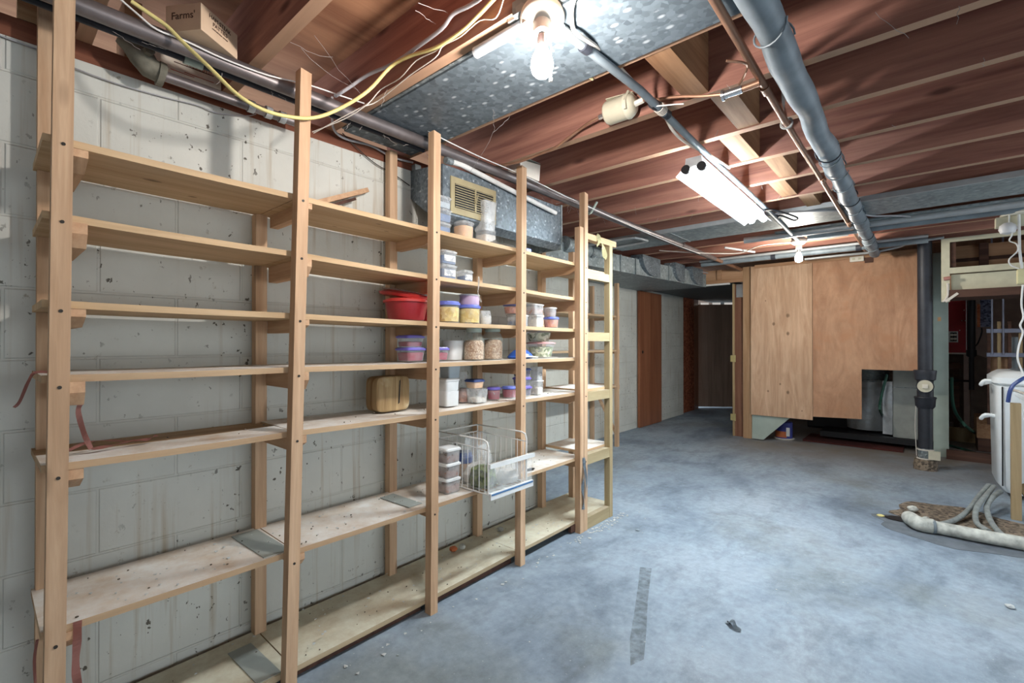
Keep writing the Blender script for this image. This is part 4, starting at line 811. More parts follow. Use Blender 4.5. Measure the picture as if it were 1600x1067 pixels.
pl = B().tube([Vector((sx, sy, .755)), Vector((sx, sy, .755))+d_*.075], .062, 24).build('cleanout_collar', 'iron', o, True)
B().tube([Vector((sx, sy, .755))+d_*.074, Vector((sx, sy, .755))+d_*.083], .054, 24).build('cleanout_plug', 'beige', pl, True)
e_ = d_.cross(Vector((0, 0, 1)))
c_ = Vector((sx, sy, .755))+d_*.09
B().bar(c_-e_*.02, c_+e_*.02, .016, .036).build('plug_square', 'porcelain', pl)
cyl('base_collar', .10, .19, .054, 'galvd'); cyl('clamp', .175, .185, .062, 'whitew'); cyl('clamp', .095, .105, .062, 'whitew')
B().bar(Vector((sx+.02, sy, .14))+d_*.05, Vector((sx+.10, sy, .14))+d_*.05, .03, .075).build('clamp_tab', 'beige', o)
B().loft([(0, .085, .085, 2.2), (.05, .085, .085, 2.1), (.06, .08, .08, 2), (.09, .078, .078, 2), (.095, .06, .06, 2)], 24, o=(sx, sy, 0)).build('rusty_base', 'dirt', o, True)
tag(B().tube([(sx-.062, sy-.02, .6), (sx-.07, sy-.02, .4), (sx-.065, sy-.02, .25), (sx-.06, sy-.03, .12)], .003, 6, smooth=3).build('thin_wire', 'whitew'), 'thin pale wire hanging beside the black drain pipe', 'wire')
po = thing('painted_post', 'wide sage green painted post right of the black drain pipe', 'post', (2.05, 6.4, 0))
B().box(1.985, 2.10, 6.38, 6.46, 0, 2.05, .004).build('board', 'sage', po)
B().box(2.02, 2.045, 6.376, 6.381, 1.36, 1.40).build('stain_patch', 'orange', po)

# ================================================================== PIPES ACROSS
o = thing('wrapped_pipe', 'thick pipe wrapped in grey tape running under the joists', 'pipe', (1.6, 3.3, 2.0))
P0, P1 = Vector((1.665, -2.55, 1.995)), Vector((1.57, 5.62, 1.995)); pts = []; rad = []
for k in range(105):
    t = k/104; pts.append(P0.lerp(P1, t)+Vector((.004*math.sin(k*.9), 0, .003*math.sin(k*1.3)))); rad.append(.041+.002*math.sin(k*1.7)+.002*math.sin(k*.61))
B().tube(pts, rad, 18).build('wrap', 'tape', o, True)
hb = B(); kk = 0
for y in (1.45, 2.5, 2.62, 2.8, 3.1, 3.4, 3.7, 3.95, 4.25, 4.6, 4.9, 5.2):
    c_ = P0.lerp(P1, (y+2.55)/8.17); ringp = [c_+Vector((math.cos(t)*.046, .10*(t/6.28-.5)*(1 if kk % 2 else -1), math.sin(t)*.046)) for t in [6.28*q/20 for q in range(21)]]
    w_ = B().tube(ringp, .0028, 6).build('tape_edge', 'iron' if kk % 4 == 1 else 'tape', o, True); kk += 1
B().tube([P1, P1+Vector((0, .12, -.0))], .03, 14).build('pipe_end', 'steel', o, True)
o = thing('copper_pipe', 'long copper pipe running beside the tape-wrapped pipe', 'pipe', (1.51, 3.3, 2.02))
B().tube([(1.58, -2.55, 2.03), (1.53, .9, 2.03), (1.513, 2.12, 2.028), (1.496, 5.75, 2.028)], .0125, 12).build('pipe_run', 'copper', o, True)
for y in (1.80, 3.0, 4.2): B().tube([(1.517-.004*y/5, y, 2.028), (1.517-.004*y/5, y+.05, 2.028)], .0165, 12).build('fitting', 'copper', o, True)
B().tube([at(1135, 95, y=1.5), at(1166, 100, y=1.56), at(1163, 118, y=1.7), at(1155, 132, y=1.74)], .004, 7, smooth=4).build('thin_branch', 'copper', o)
o = thing('pipe_strap', 'pale perforated strap holding the copper pipe to a joist', 'strap', (1.51, 2.2, 2.05))
ribbon([(1.50, 2.17, 2.19), (1.502, 2.172, 2.10), (1.50, 2.165, 2.04)], .022, 'bracket', 'strap_tail', o)
ringp = [Vector((1.513+math.cos(t)*.02, 2.165, 2.028+math.sin(t)*.02)) for t in [6.28*q/16 for q in range(17)]]
B().tube(ringp, .005, 6).build('strap_loop', 'bracket', o)
o = thing('grey_conduit', 'grey electrical conduit from the near bare bulb to the far bare bulb', 'conduit', (1.15, 2.8, 2.03))
B().tube([(1.155, 1.10, 2.036), (1.18, 1.55, 2.03), (1.16, 2.25, 2.028), (1.14, 3.5, 2.028), (1.105, 4.70, 2.025)], .014, 12).build('conduit_run', 'tape', o, True)
for y in (1.20, 1.66, 1.76): B().tube([(1.162+.02*(y-1.2), y, 2.033), (1.164+.02*(y-1.2), y+.03, 2.033)], .018, 12).build('tape_band', 'iron', o, True)
ww = B()
for k in range(5): ww.tube([Vector((1.178+math.cos(t)*.019, 1.70+.009*k, 2.030+math.sin(t)*.019)) for t in [6.28*q/12 for q in range(13)]], .002, 5)
ww.build('wire_wrap', 'whitew', o)
tag(B().tube([at(898, -5, y=1.0), at(893, 15, y=1.05), at(895, 42, y=1.12), at(902, 53, y=1.14), at(925, 68, y=1.22), at(955, 92, y=1.38), at(990, 128, y=1.58), at(1012, 150, y=1.70), at(1035, 175, y=1.9), at(1052, 205, y=2.02), at(1075, 225, y=2.15), at(1110, 243, y=2.3), at(1140, 262, y=2.5)], .0065, 8, smooth=5).build('electric_cable', 'whitew', smooth=True), 'beige cable taped along the grey conduit toward the tube light', 'cable')
tag(B().tube([(1.17, 1.665, 2.022), (1.21, 1.675, 2.016), (1.26, 1.67, 2.002), (1.285, 1.672, 1.995)], .0025, 6).build('wire_tie', 'white'), 'white wire end sticking out from the wrapped conduit joint', 'wire')
o = thing('tape_rag', 'tan scrap of tape hanging from the joist near the near bulb', 'rag', (.98, 1.37, 2.04))
ribbon([at(935, 88, y=1.38), at(930, 100, y=1.385), at(922, 112, y=1.385), at(918, 122, y=1.385)], .045, 'rag', 'scrap', o)
# filter with copper lines
yf = J0+JP*3-.055
o = thing('line_filter', 'beige cylinder filter mounted sideways on the joist with copper lines', 'filter', (1.0, yf, 2.02))
ca = (at(968, 171, y=yf)); zc_ = ca.z
AX = Matrix(((0, 0, 1), (1, 0, 0), (0, 1, 0)))
B().loft([(-.062, .030, .030, 2), (-.058, .042, .042, 2), (-.05, .047, .047, 2), (.03, .047, .047, 2), (.034, .05, .05, 2), (.04, .05, .05, 2), (.052, .044, .044, 2), (.066, .034, .034, 2), (.07, .02, .02, 2)], 28, ax=AX, o=(ca.x, yf, zc_)).build('canister', 'beige', o, True)
B().tube([(ca.x+.048, yf-.045, zc_-.03), (ca.x+.048, yf-.05, zc_+.0), (ca.x+.048, yf-.02, zc_+.048), (ca.x+.048, yf+.05, zc_+.05)], .006, 8).build('mount_band', 'beige', o)
B().bar((ca.x-.055, yf+.0, zc_+.05), (ca.x+.055, yf+.02, zc_+.05), .05, .003).build('mount_bracket', 'cream', o)
B().tube([(ca.x-.06, yf, zc_), (ca.x-.095, yf, zc_-.002)], .011, 6).build('end_fitting', 'chrome', o)
B().tube([(ca.x+.066, yf, zc_), (ca.x+.105, yf, zc_+.004)], .012, 6).build('end_fitting', 'porcelain', o)
B().tube([(ca.x-.09, yf, zc_-.002), at(920, 192, y=yf), at(905, 203, y=yf+.02), at(885, 218, y=yf+.02), at(865, 232, y=yf+.03), at(845, 240, y=yf+.035), at(820, 250, y=yf+.035), at(800, 256, y=yf+.035), at(775, 258, y=yf+.035)], .0058, 8, smooth=4).build('copper_line', 'copper', o, True)
B().tube([(ca.x+.10, yf, zc_+.004), at(1030, 155, y=yf), at(1060, 151, y=yf), at(1100, 150, y=yf), at(1140, 146, y=yf)], .0058, 8, smooth=4).build('copper_line', 'copper', o, True)
v0, v1 = at(1131, 149, y=yf), at(1160, 139, y=yf)
vv = B().tube([v0, v1], .0135, 12).build('valve', 'chrome', o, True)
B().tube([v0-Vector((.006, 0, .0)), v0+Vector((.002, 0, 0))], .019, 12).build('valve_nut', 'chrome', vv, True)
B().tube([v1, at(1187, 129, y=yf)], .011, 10).build('copper_line', 'copper', o, True)
# twin pipes and conduits across near the partition
o = thing('twin_pipes', 'pair of grey metal pipes running crosswise under the far joists', 'pipe', (2, 4.5, 2.02))
B().tube([(.75, 4.40, 2.03), (4.5, 4.40, 2.03)], .026, 14).build('pipe_run', 'conduit', o, True)
B().tube([(1.2, 4.54, 2.025), (4.5, 4.50, 2.025)], .030, 14).build('pipe_run', 'tape', o, True)
B().box(1.0, 4.5, 4.33, 4.62, 2.045, 2.056).build('hanger_plate', 'galvl', o)
o = thing('cross_pipe', 'dark blue-grey pipe running along the ceiling before the plywood', 'pipe', (1.2, 5.4, 2.02))
B().tube([(.05, 5.35, 2.02), (1.95, 5.35, 2.02)], .028, 14).build('pipe_run', 'tape', o, True)
B().tube([(.05, 5.29, 2.045), (1.95, 5.29, 2.045)], .014, 10).build('pipe_run', 'conduit', o, True)
for x in (.75, 1.45): B().tube([(x, 5.35, 2.02), (x+.04, 5.35, 2.02)], .034, 14).build('coupling', 'iron', o, True)
tag(B().tube([(1.0, 5.6, 2.0), (1.3, 5.62, 2.005), (1.55, 5.66, 2.01), (1.75, 5.62, 2.03), (1.82, 5.55, 2.045), (2.05, 5.5, 2.05)], .013, 10, smooth=4).build('bent_cable', 'conduit', smooth=True), 'light grey cable curving from the plywood top to the black pipe', 'cable')
tag(B().tube([at(1195, 335, z=2.035), at(1260, 330, z=2.035), at(1330, 330, z=2.036), at(1360, 337, z=2.034), at(1400, 337, z=2.035), at(1445, 340, z=2.04)], .006, 8, smooth=4).build('electric_cable', 'greycab', smooth=True), 'grey cable crossing the flat grey duct pan below the wrapped pipe', 'cable')
tag(B().tube([(.0, 4.35, 2.035), (.35, 4.6, 2.0), (.62, 4.75, 1.99), (.8, 4.72, 2.03), (1.05, 4.78, 2.035)], .005, 8, smooth=4).build('thin_wire', 'whitew', smooth=True), 'white wire looping under the joists to the far bare bulb', 'wire')
tag(B().tube([(-.5, 4.2, 2.03), (-.35, 4.9, 2.02), (-.28, 5.3, 2.02), (-.2, 5.8, 2.03), (-.12, 6.05, 2.02)], .006, 8, smooth=4).build('electric_cable', 'greycab', smooth=True), 'grey cable draped along the top of the trunk duct', 'cable')
tag(B().tube([(.52, 4.62, 2.035), (.72, 4.85, 2.0)], .01, 8).build('nail_rod', 'conduit'), 'short grey rod poking out below the far joists', 'rod')

# ================================================================== LAMPS
def lampholder(label, fx_, fy, zc, tilt, mat, chain=True, outlets=True):
    t = thing('lamp_holder', label, 'light', (fx_, fy, zc))
    d = (CAM-Vector((fx_, fy, zc))); d.z = 0; d.normalize()
    ax = Matrix.Rotation(-tilt, 3, Vector((0, 0, 1)).cross(d)) if tilt else Matrix.Identity(3)
    o_ = Vector((fx_, fy, zc))
    dome = B().loft([(.022, .050, .050, 2), (.018, .060, .060, 2), (.008, .062, .062, 2), (-.004, .057, .057, 2), (-.016, .044, .044, 2), (-.022, .034, .034, 2)], 40, ax=ax, o=o_).build('porcelain_base', 'porcelain', t, True)
    B().loft([(-.018, .028, .028, 2), (-.036, .026, .026, 2), (-.060, .024, .024, 2), (-.063, .018, .018, 2)], 28, ax=ax, o=o_).build('socket', 'porcelain', t, True)
    if outlets:
        for s in (-1, 1):
            pf = ax @ Vector((e_lat.x*s*.043, e_lat.y*s*.043, -.012))
            B().loft([(-.006, .010, .010, 2), (.004, .012, .012, 2)], 14, ax=ax, o=o_+pf).build('outlet_face', 'porcelain', dome, True)
            B().loft([(-.0075, .003, .005, 4), (-.004, .003, .005, 4)], 10, ax=ax, o=o_+pf).build('outlet_slots', 'black', dome)
    s0 = o_+ax @ Vector((0, 0, -.062))+Vector((0, 0, -.014))
    B().loft([(.014, .014, .014, 2), (-.006, .0145, .0145, 2), (-.02, .0135, .0135, 2)], 20, o=s0).build('bulb_cap', 'chrome', t, True)
    B().loft([(-.014, .014, .014, 2), (-.026, .0165, .0165, 2), (-.042, .025, .025, 2), (-.058, .0295, .0295, 2), (-.072, .030, .030, 2), (-.086, .026, .026, 2), (-.096, .016, .016, 2), (-.0995, .006, .006, 2)], 32, o=s0).build('bulb', mat, t, True)
    if chain:
        c0 = s0+Vector((e_lat.x*.024, e_lat.y*.024, .012))
        ch = B()
        for k in range(20): ch.loft([(-.0018, .0006, .0006, 2), (0, .0016, .0016, 2), (.0018, .0006, .0006, 2)], 8, o=c0+Vector((e_lat.x*.0002*k, 0, -.0056*k)))
        ch.tube([c0, c0+Vector((0, 0, -.11))], .0005, 5)
        cc = ch.build('pull_chain', 'whitew', t)
        B().loft([(-.012, .0045, .0045, 2), (-.004, .005, .005, 2), (0, .002, .002, 2)], 12, o=c0+Vector((0, 0, -.11))).build('chain_bell', 'porcelain', cc, True)
    return t
e_lat = Vector((R_.x, R_.y, 0))
f0 = at(847, 27, z=2.035)
lampholder('white porcelain pull-chain lamp holder with a glowing bare bulb under the galvanized panel', f0.x, f0.y, 2.024, math.radians(24), 'bulb')
jb = thing('junction_box', 'grey metal junction box behind the near lamp holder', 'electrical box', (f0.x-.02, f0.y, 2.046))
B().box(f0.x-.07, f0.x+.04, f0.y-.045, f0.y+.045, 2.047, 2.085).build('box_body', 'galvl', jb)
B().box(f0.x-.10, f0.x-.07, f0.y-.03, f0.y+.02, 2.05, 2.065).build('clamp', 'conduit', jb)
tb = thing('spare_tube', 'unlit grey-white tube lying along the edge of the galvanized panel', 'tube', (.93, 1.045, 2.03))
a, b_ = at(745, 82, z=2.034), at(835, 30, z=2.034)
B().tube([a, b_], .0165, 16).build('tube_body', 'greyp', tb, True); B().tube([a-(b_-a).normalized()*.004, a+(b_-a).normalized()*.006], .0168, 16).build('end_cap', 'conduit', tb, True)
f1 = at(1248, 375, z=2.04)
lampholder('far lamp holder with a glowing bare bulb hung before the plywood partition', f1.x, f1.y, 2.02, 0, 'farbulb', chain=False, outlets=False)
jb = thing('junction_box', 'metal junction box above the far bare bulb', 'electrical box', (f1.x, f1.y, 2.04))
B().box(f1.x-.05, f1.x+.05, f1.y-.05, f1.y+.05, 2.043, 2.058).build('box_body', 'galvl', jb); B().box(f1.x+.05, f1.x+.35, f1.y+.02, f1.y+.06, 2.035, 2.055).build('bright_strap', 'galvl', jb)
# fluorescent
fl = thing('tube_light', 'hanging two-tube fluorescent shop light, lit, below the joists', 'light', (1.12, 2.78, 1.93))
ang = math.atan2(-.022, 1.2); c0 = Vector((1.128, 2.19, 0)); c1 = Vector((1.105, 3.40, 0)); dv = (c1-c0).normalized(); sv = Vector((dv.y, -dv.x, 0))
def Q(t, s, z): p = c0.lerp(c1, t)+sv*s; return Vector((p.x, p.y, z))
ZT, ZB = 1.998, 1.925
B().prism([Q(0, -.035, ZT-.035), Q(0, .035, ZT-.035), Q(0, .035, ZT), Q(0, -.035, ZT)], dv*1.21).build('housing', 'reflector', fl)
for s in (-1, 1):
    B().prism([Q(0, s*.035, ZT-.03), Q(0, s*.080, ZB+.002), Q(0, s*.084, ZB), Q(0, s*.037, ZT-.026)], dv*1.21).build('reflector_wing', 'reflector', fl)
    B().tube([Q(.015, s*.036, 1.948), Q(.985, s*.036, 1.948)], .019, 16).build('fluorescent_tube', 'tube', fl, True)
for t, w in ((0, -.012), (1, 0)):
    p = B().prism([Q(t, -.036, ZT+.002), Q(t, .036, ZT+.002), Q(t, .040, ZT-.036), Q(t, .018, ZT-.045), Q(t, 0, ZT-.04), Q(t, -.018, ZT-.045), Q(t, -.040, ZT-.036)], dv*(.012 if t == 0 else -.012)).build('end_plate', 'reflector', fl)
    for s in (-1, 1): B().tube([Q(t, s*.036, 1.950)-dv*.004, Q(t, s*.036, 1.950)+dv*(.014 if t == 0 else -.014)], .021, 14).build('lamp_socket', 'conduit' if t else 'black', fl, True)
for t in (.08, .92): B().tube([Q(t, 0, ZT), Q(t, .0, ZJ+.02)], .003, 6).build('hanger', 'chrome', fl)
tag(B().tube([Q(.98, .04, 2.0), (1.16, 3.5, 2.03), (1.22, 3.62, 2.02), (1.28, 3.68, 1.99), (1.24, 3.78, 2.0), (1.17, 3.7, 2.03), (1.12, 3.9, 2.035)], .006, 8, smooth=4).build('coiled_cord', 'iron', smooth=True), 'dark cord coiled behind the far end of the tube light', 'cord')
# unlit lamp at right edge
f2 = at(1588, 346, y=4.62)
t = thing('lamp_holder', 'unlit white lamp holder with a globe bulb at the right edge', 'light', (f2.x, f2.y, 1.96))
B().box(f2.x-.10, f2.x+.2, f2.y-.04, f2.y+.04, f2.z-.03, f2.z+.035, .004).build('mounting_board', 'cream', t)
B().loft([(.10, .05, .05, 2), (.09, .10, .10, 2), (.045, .13, .13, 2), (.036, .12, .12, 2)], 28, o=(f2.x+.05, f2.y, f2.z)).build('shade', 'porcelain', t, True)
B().loft([(-.012, .02, .02, 2), (-.03, .04, .04, 2), (-.055, .045, .045, 2), (-.08, .035, .035, 2), (-.09, .01, .01, 2)], 24, o=(f2.x-.045, f2.y-.05, f2.z)).build('globe_bulb', 'offbulb', t, True)
yc = 4.55
tag(B().tube([at(a, b_, y=yc) for a, b_ in [(1577, 335), (1577, 352), (1582, 365), (1577, 376), (1588, 381), (1590, 392), (1577, 405), (1579, 414), (1592, 420), (1597, 424)]], .0042, 8, smooth=4).build('curly_cord', 'white', smooth=True), 'curly white cord hanging from the unlit lamp', 'cord')
tag(B().tube([at(1592, 335, y=yc), at(1593, 390, y=yc), at(1597, 424, y=yc)], .0075, 10).build('white_rod', 'white', smooth=True), 'straight white rod hanging beside the curly cord', 'rod')
o = thing('plug_adapter', 'pale taped plug adapter with a cord below it at the right edge', 'plug', tuple(at(1598, 430, y=yc)))
c_ = at(1599, 432, y=yc); B().box(c_.x-.03, c_.x+.04, yc-.03, yc+.03, c_.z-.05, c_.z+.05, .01).build('adapter_body', 'rag', o)
B().tube([at(a, b_, y=yc) for a, b_ in [(1598, 445), (1596, 475), (1599, 495), (1594, 508), (1598, 520), (1592, 540), (1590, 560), (1596, 578), (1600, 590)]], .005, 8, smooth=4).build('cord', 'white', o, True)

# ================================================================== RIGHT-HAND OPENING AND BACK ROOM
YC = 5.6
o = thing('hanging_cabinet', 'open cream-framed hanging cabinet with a wooden back at the right', 'cabinet', (2.4, YC, 1.55))
B().box(2.035, 2.09, YC, YC+.05, 1.50, 2.055).build('frame_post', 'cream', o)
B().box(2.09, 3.2, YC, YC+.04, 1.745, 1.795).build('shelf_edge', 'cream', o)
B().box(2.09, 3.2, YC+.04, YC+.5, 1.78, 1.795).build('shelf_board', 'studx', o)
B().box(2.09, 3.2, YC, YC+.03, 2.02, 2.055).build('top_rail', 'cream', o)
B().box(2.05, 3.2, YC+.5, YC+.52, 1.55, 2.05).build('back_board', 'studx', o)
B().box(2.09, 3.2, YC+.48, YC+.5, 1.90, 1.93).build('back_batten', 'darkwood', o)
B().box(2.30, 2.36, YC+.44, YC+.5, 1.8, 2.05).build('back_stud', 'darkwood', o)
B().box(2.10, 2.13, YC+.02, YC+.48, 1.8, 2.05).build('side_board', 'darkwood', o)
B().box(2.10, 3.2, YC+.06, YC+.08, 1.60, 1.74).build('lower_panel', 'cream', o)
B().box(2.07, 3.2, YC-.01, YC+.46, 1.535, 1.60).build('bottom_board', 'darkwood', o)
B().bar((2.06, YC-.01, 1.50), (2.14, YC-.01, 1.57), .02, .02).build('corner_brace', 'whitew', o)
tag(B().tube([(2.075, YC-.012, 1.66), (2.075, YC-.012, 1.56), (2.06, YC-.012, 1.52), (2.045, YC-.012, 1.50)], .008, 8, smooth=3).build('hook_rod', 'whitew', smooth=True), 'bent pale hook hanging on the cream cabinet post', 'hook')
tag(B().tube([(2.05, YC-.015, 1.70), (2.09, YC-.015, 1.705)], .016, 8).build('ribbon_knot', 'pink'), 'small pink knot tied on the cream cabinet post', 'ribbon')
YB = 8.2
struct(B().box(2.3, 4.2, YB+.3, YB+.4, 0, 2.2).build('wall_right_far', 'pinkwall'))
o = thing('red_panel', 'dark red board on the back room wall behind the post', 'board', (2.2, YB, 1.3))
B().box(2.0, 2.36, YB, YB+.02, 1.02, 1.80).build('board', 'redpanel', o); B().box(2.0, 2.36, YB-.006, YB, 1.0, 1.02).build('bottom_trim', 'whitew', o)
hk = B()
for (x, z) in ((2.27, 1.42), (2.30, 1.42), (2.25, 1.30), (2.31, 1.30), (2.29, 1.55)): hk.tube([(x, YB, z), (x, YB-.03, z+.004)], .005, 6)
hk.build('hooks', 'whitew', o)
o = thing('wall_outlet', 'cream double outlet plate on the dark red board', 'outlet', (2.19, YB-.02, 1.2))
B().box(2.15, 2.235, YB-.014, YB-.001, 1.15, 1.29).build('cover_plate', 'white', o); B().box(2.163, 2.222, YB-.018, YB-.014, 1.165, 1.275).build('dark_recess', 'black', o)
for z in (1.195, 1.245):
    for x in (2.178, 2.207): B().tube([(x, YB-.018, z), (x, YB-.024, z)], .016, 10).build('socket', 'porcelain', o)
o = thing('black_pipe', 'thin black vertical pipe in the dark back room', 'pipe', (2.33, 7.6, .6))
B().tube([(2.325, 7.6, .98), (2.325, 7.6, 2.05)], .035, 14).build('upper_pipe', 'black', o, True); B().tube([(2.325, 7.6, .60), (2.325, 7.6, 1.0)], .024, 12).build('lower_pipe', 'black', o, True)
B().tube([(2.325, 7.6, .99), (2.325, 7.6, 1.06)], .045, 14).build('coupling', 'black', o, True); B().tube([(2.12, 7.6, .70), (2.325, 7.6, .70)], .012, 8).build('side_arm', 'black', o, True)
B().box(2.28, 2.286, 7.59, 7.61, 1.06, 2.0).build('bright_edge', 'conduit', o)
tag(B().prism([(2.36, YB+.28, 0), (3.3, YB+.28, 0), (3.3, YB+.28, .58), (2.36, YB+.28, 1.02)], (0, .018, 0)).build('stair_side', 'brickd'), 'dark sloping stair side against the pinkish back wall', 'stair side')
o = thing('workbench', 'small dark wooden bench below the red board', 'bench', (2.15, 7.9, 0))
B().box(2.0, 2.24, 7.6, 8.15, .84, .90).build('bench_top', 'darkwood', o)
for x in (2.05, 2.2): B().box(x-.025, x+.025, 7.63, 7.68, 0, .84).build('leg', 'darkwood', o)
o = thing('bead_panel', 'hanging blue and amber beaded panel above the wooden rack', 'hanging', (2.46, 7.8, 1.55))
B().box(2.41, 2.50, 7.8, 7.815, 1.33, 1.66).build('panel', 'pegs', o); B().box(2.385, 2.41, 7.8, 7.815, 1.33, 1.60).build('amber_edge', 'rust', o); B().tube([(2.455, 7.808, 1.66), (2.455, 7.808, 2.295)], .003, 6).build('hanging_string', 'black', o)
tag(B().tube([(2.42, 7.78, 1.32), (2.42, 7.78, 1.26), (2.39, 7.76, 1.15), (2.36, 7.70, 1.10), (2.335, 7.57, 1.09)], .007, 6, smooth=4).build('dark_cord', 'black', smooth=True), 'dark cord looping from the beaded panel to the black pipe', 'cord')
o = thing('wooden_rack', 'wooden slat rack with grey-blue rails behind the white washer', 'rack', (2.7, 6.9, .9))
for z in (1.265, 1.02): B().box(2.40, 3.2, 6.88, 6.90, z-.02, z+.02).build('rail', 'bluemat', o)
for k in range(7): B().box(2.405+.075*k, 2.43+.075*k, 6.90, 6.93, .3, 1.36 if k in (1, 2) else 1.24).build('slat', 'oldwood' if k % 2 else 'darkwood', o)
B().box(2.58, 2.66, 7.0, 7.05, .6, 1.2).build('pale_board', 'greyp', o); B().box(2.42, 2.57, 7.0, 7.05, .6, 1.0).build('tan_board', 'studx', o)
for x in (2.44, 2.52): tag(B().tube([(x, 6.873, 1.02), (x, 6.873, 2.295)], .007, 8).build('thin_rod', 'bluemat'), 'thin bluish rod rising from the wooden rack, %s' % ('left one' if x < 2.5 else 'right one'), 'rod')
o = thing('wood_box', 'small red-brown wooden box on the back room floor', 'box', (2.42, 7.2, 0)); B().box(2.33, 2.50, 6.98, 7.35, .14, .36).build('box_body', 'block', o); B().box(2.34, 2.49, 6.99, 7.34, .0, .14).build('base', 'darkwood', o)
tag(B().box(2.0, 2.6, 7.5, 7.56, .001, .16).build('floor_board', 'oldwood'), 'tan board lying across the back room floor', 'board')
tag(B().box(2.08, 2.9, 6.3, 6.36, .001, .09).build('sill_board', 'darkwood'), 'dark low sill board at the foot of the green post', 'board')
tag(B().tube([at(1487, 590, y=6.9), at(1488, 625, y=6.8), at(1495, 648, y=6.7), at(1512, 668, y=6.6), at(1535, 682, z=.02), at(1560, 688, z=.02)], .015, 10, smooth=5).build('garden_hose', 'hose', smooth=True), 'green hose hanging in the back room behind the green post', 'hose')

# ================================================================== WASHER AND TUB
wm = thing('washing_machine', 'white enamel washer with side handles behind the laundry tub', 'washing machine', (2.62, 5.2, 0))
B().loft([(.04, .27, .26, 6), (.10, .31, .29, 7), (.82, .32, .30, 8), (.83, .30, .28, 8)], 44, o=(2.635, 5.22, 0)).build('body', 'enamel', wm, True)
B().loft([(.83, .32, .30, 7), (.845, .335, .315, 7), (.885, .335, .315, 7), (.91, .31, .29, 6), (.93, .28, .26, 6), (.935, .22, .20, 6)], 44, o=(2.635, 5.22, 0)).build('lid', 'enamel', wm, True)
B().loft([(.936, .26, .24, 6), (.94, .25, .23, 6)], 40, o=(2.68, 5.22, 0)).build('dark_well', 'tape', wm, True)
B().box(2.345, 2.352, 4.925, 4.935, .1, .82).build('corner_seam', 'black', wm)
for z in (.82, .56):
    B().tube([(2.32, 5.06, z+.03), (2.27, 5.06, z+.035), (2.25, 5.07, z+.01), (2.25, 5.10, z), (2.265, 5.22, z), (2.30, 5.25, z+.01), (2.325, 5.25, z+.02)], .013, 10, smooth=3).build('handle', 'enamel', wm, True)
for (x, y) in ((2.42, 5.03), (2.85, 5.03)): B().tube([(x, y, 0), (x, y, .06)], .025, 10).build('foot', 'black', wm)
lt = thing('laundry_tub', 'white laundry tub on wooden legs at the right edge', 'laundry tub', (2.7, 4.6, 0))
B().hexa([(2.50, 4.42, .22), (3.2, 4.42, .22), (3.2, 4.84, .22), (2.50, 4.84, .22), (2.425, 4.36, .76), (3.3, 4.36, .76), (3.3, 4.87, .76), (2.425, 4.87, .76)]).build('basin', 'enamel', lt)
B().box(2.405, 3.32, 4.34, 4.885, .76, .80, .012).build('rim', 'enamel', lt)
for (x, y) in ((2.367, 4.435), (2.48, 4.80)): B().box(x-.023, x+.023, y-.024, y+.024, 0, .75 if y < 4.6 else .758).build('leg', 'oldwood', lt)
for (x, y) in ((3.2, 4.44), (3.2, 4.80)): B().box(x-.023, x+.023, y-.024, y+.024, 0, .758).build('leg', 'oldwood', lt)
B().bar((2.40, 4.50, .22), (2.50, 4.42, .0), .03, .05, (1, 0, 0)).build('brace', 'oldwood', lt)
tag(B().tube([(2.41, 4.36, .815), (2.405, 4.55, .812), (2.40, 4.78, .81), (2.398, 4.86, .80)], .008, 8, smooth=3).build('thin_hose', 'whitew', smooth=True), 'thin pale hose lying along the laundry tub rim', 'hose')
tag(B().tube([at(1575, 628, y=4.42), at(1578, 612, y=4.40), at(1583, 602, y=4.40), at(1594, 594, y=4.40), at(1605, 588, y=4.42)], .011, 8, smooth=4).build('blue_cord', 'navy', smooth=True), 'dark blue cord tied over the laundry tub corner', 'cord')
for k, (l, pp) in enumerate((('left grey hose from the washer ending near the drain hole', [(1545, 758, .14), (1530, 775, .10), (1515, 795, .05), (1500, 808, .03), (1485, 815, .025), (1470, 819, .022)]),
                             ('middle grey hose curving from the washer to the white pipe', [(1553, 760, .14), (1540, 775, .12), (1528, 790, .08), (1524, 805, .04), (1527, 818, .025), (1538, 826, .022), (1545, 830, .022)]),
                             ('right grey hose curving from the washer to the white pipe', [(1563, 768, .13), (1550, 778, .11), (1542, 792, .07), (1545, 808, .04), (1553, 822, .025), (1564, 834, .022), (1570, 838, .022)]))):
    tag(B().tube([at(a, b_, z=z) for a, b_, z in pp], .015, 12, smooth=5).build('drain_hose', 'greyhose', smooth=True), l, 'hose', 'washer hoses')
o = thing('drain_pipe', 'dirty white pipe with an elbow lying on the floor by the drain hole', 'pipe', (2.1, 3.86, .05))
B().tube([at(1436, 818, z=.045), at(1460, 823, z=.041), at(1520, 835, z=.041), at(1600, 849, z=.041), at(1660, 859, z=.041)], .036, 18).build('pipe_run', 'pvc', o, True)
B().tube([at(1424, 808, z=.03)+Vector((-.01, .05, -.02)), at(1424, 811, z=.048), at(1436, 818, z=.046), at(1458, 822.5, z=.042)], .042, 18, smooth=4).build('elbow', 'pvc', o, True)
B().tube([at(1456, 822.5, z=.042), at(1461, 823.2, z=.042)], .041, 18).build('joint_ring', 'tape', o, True)
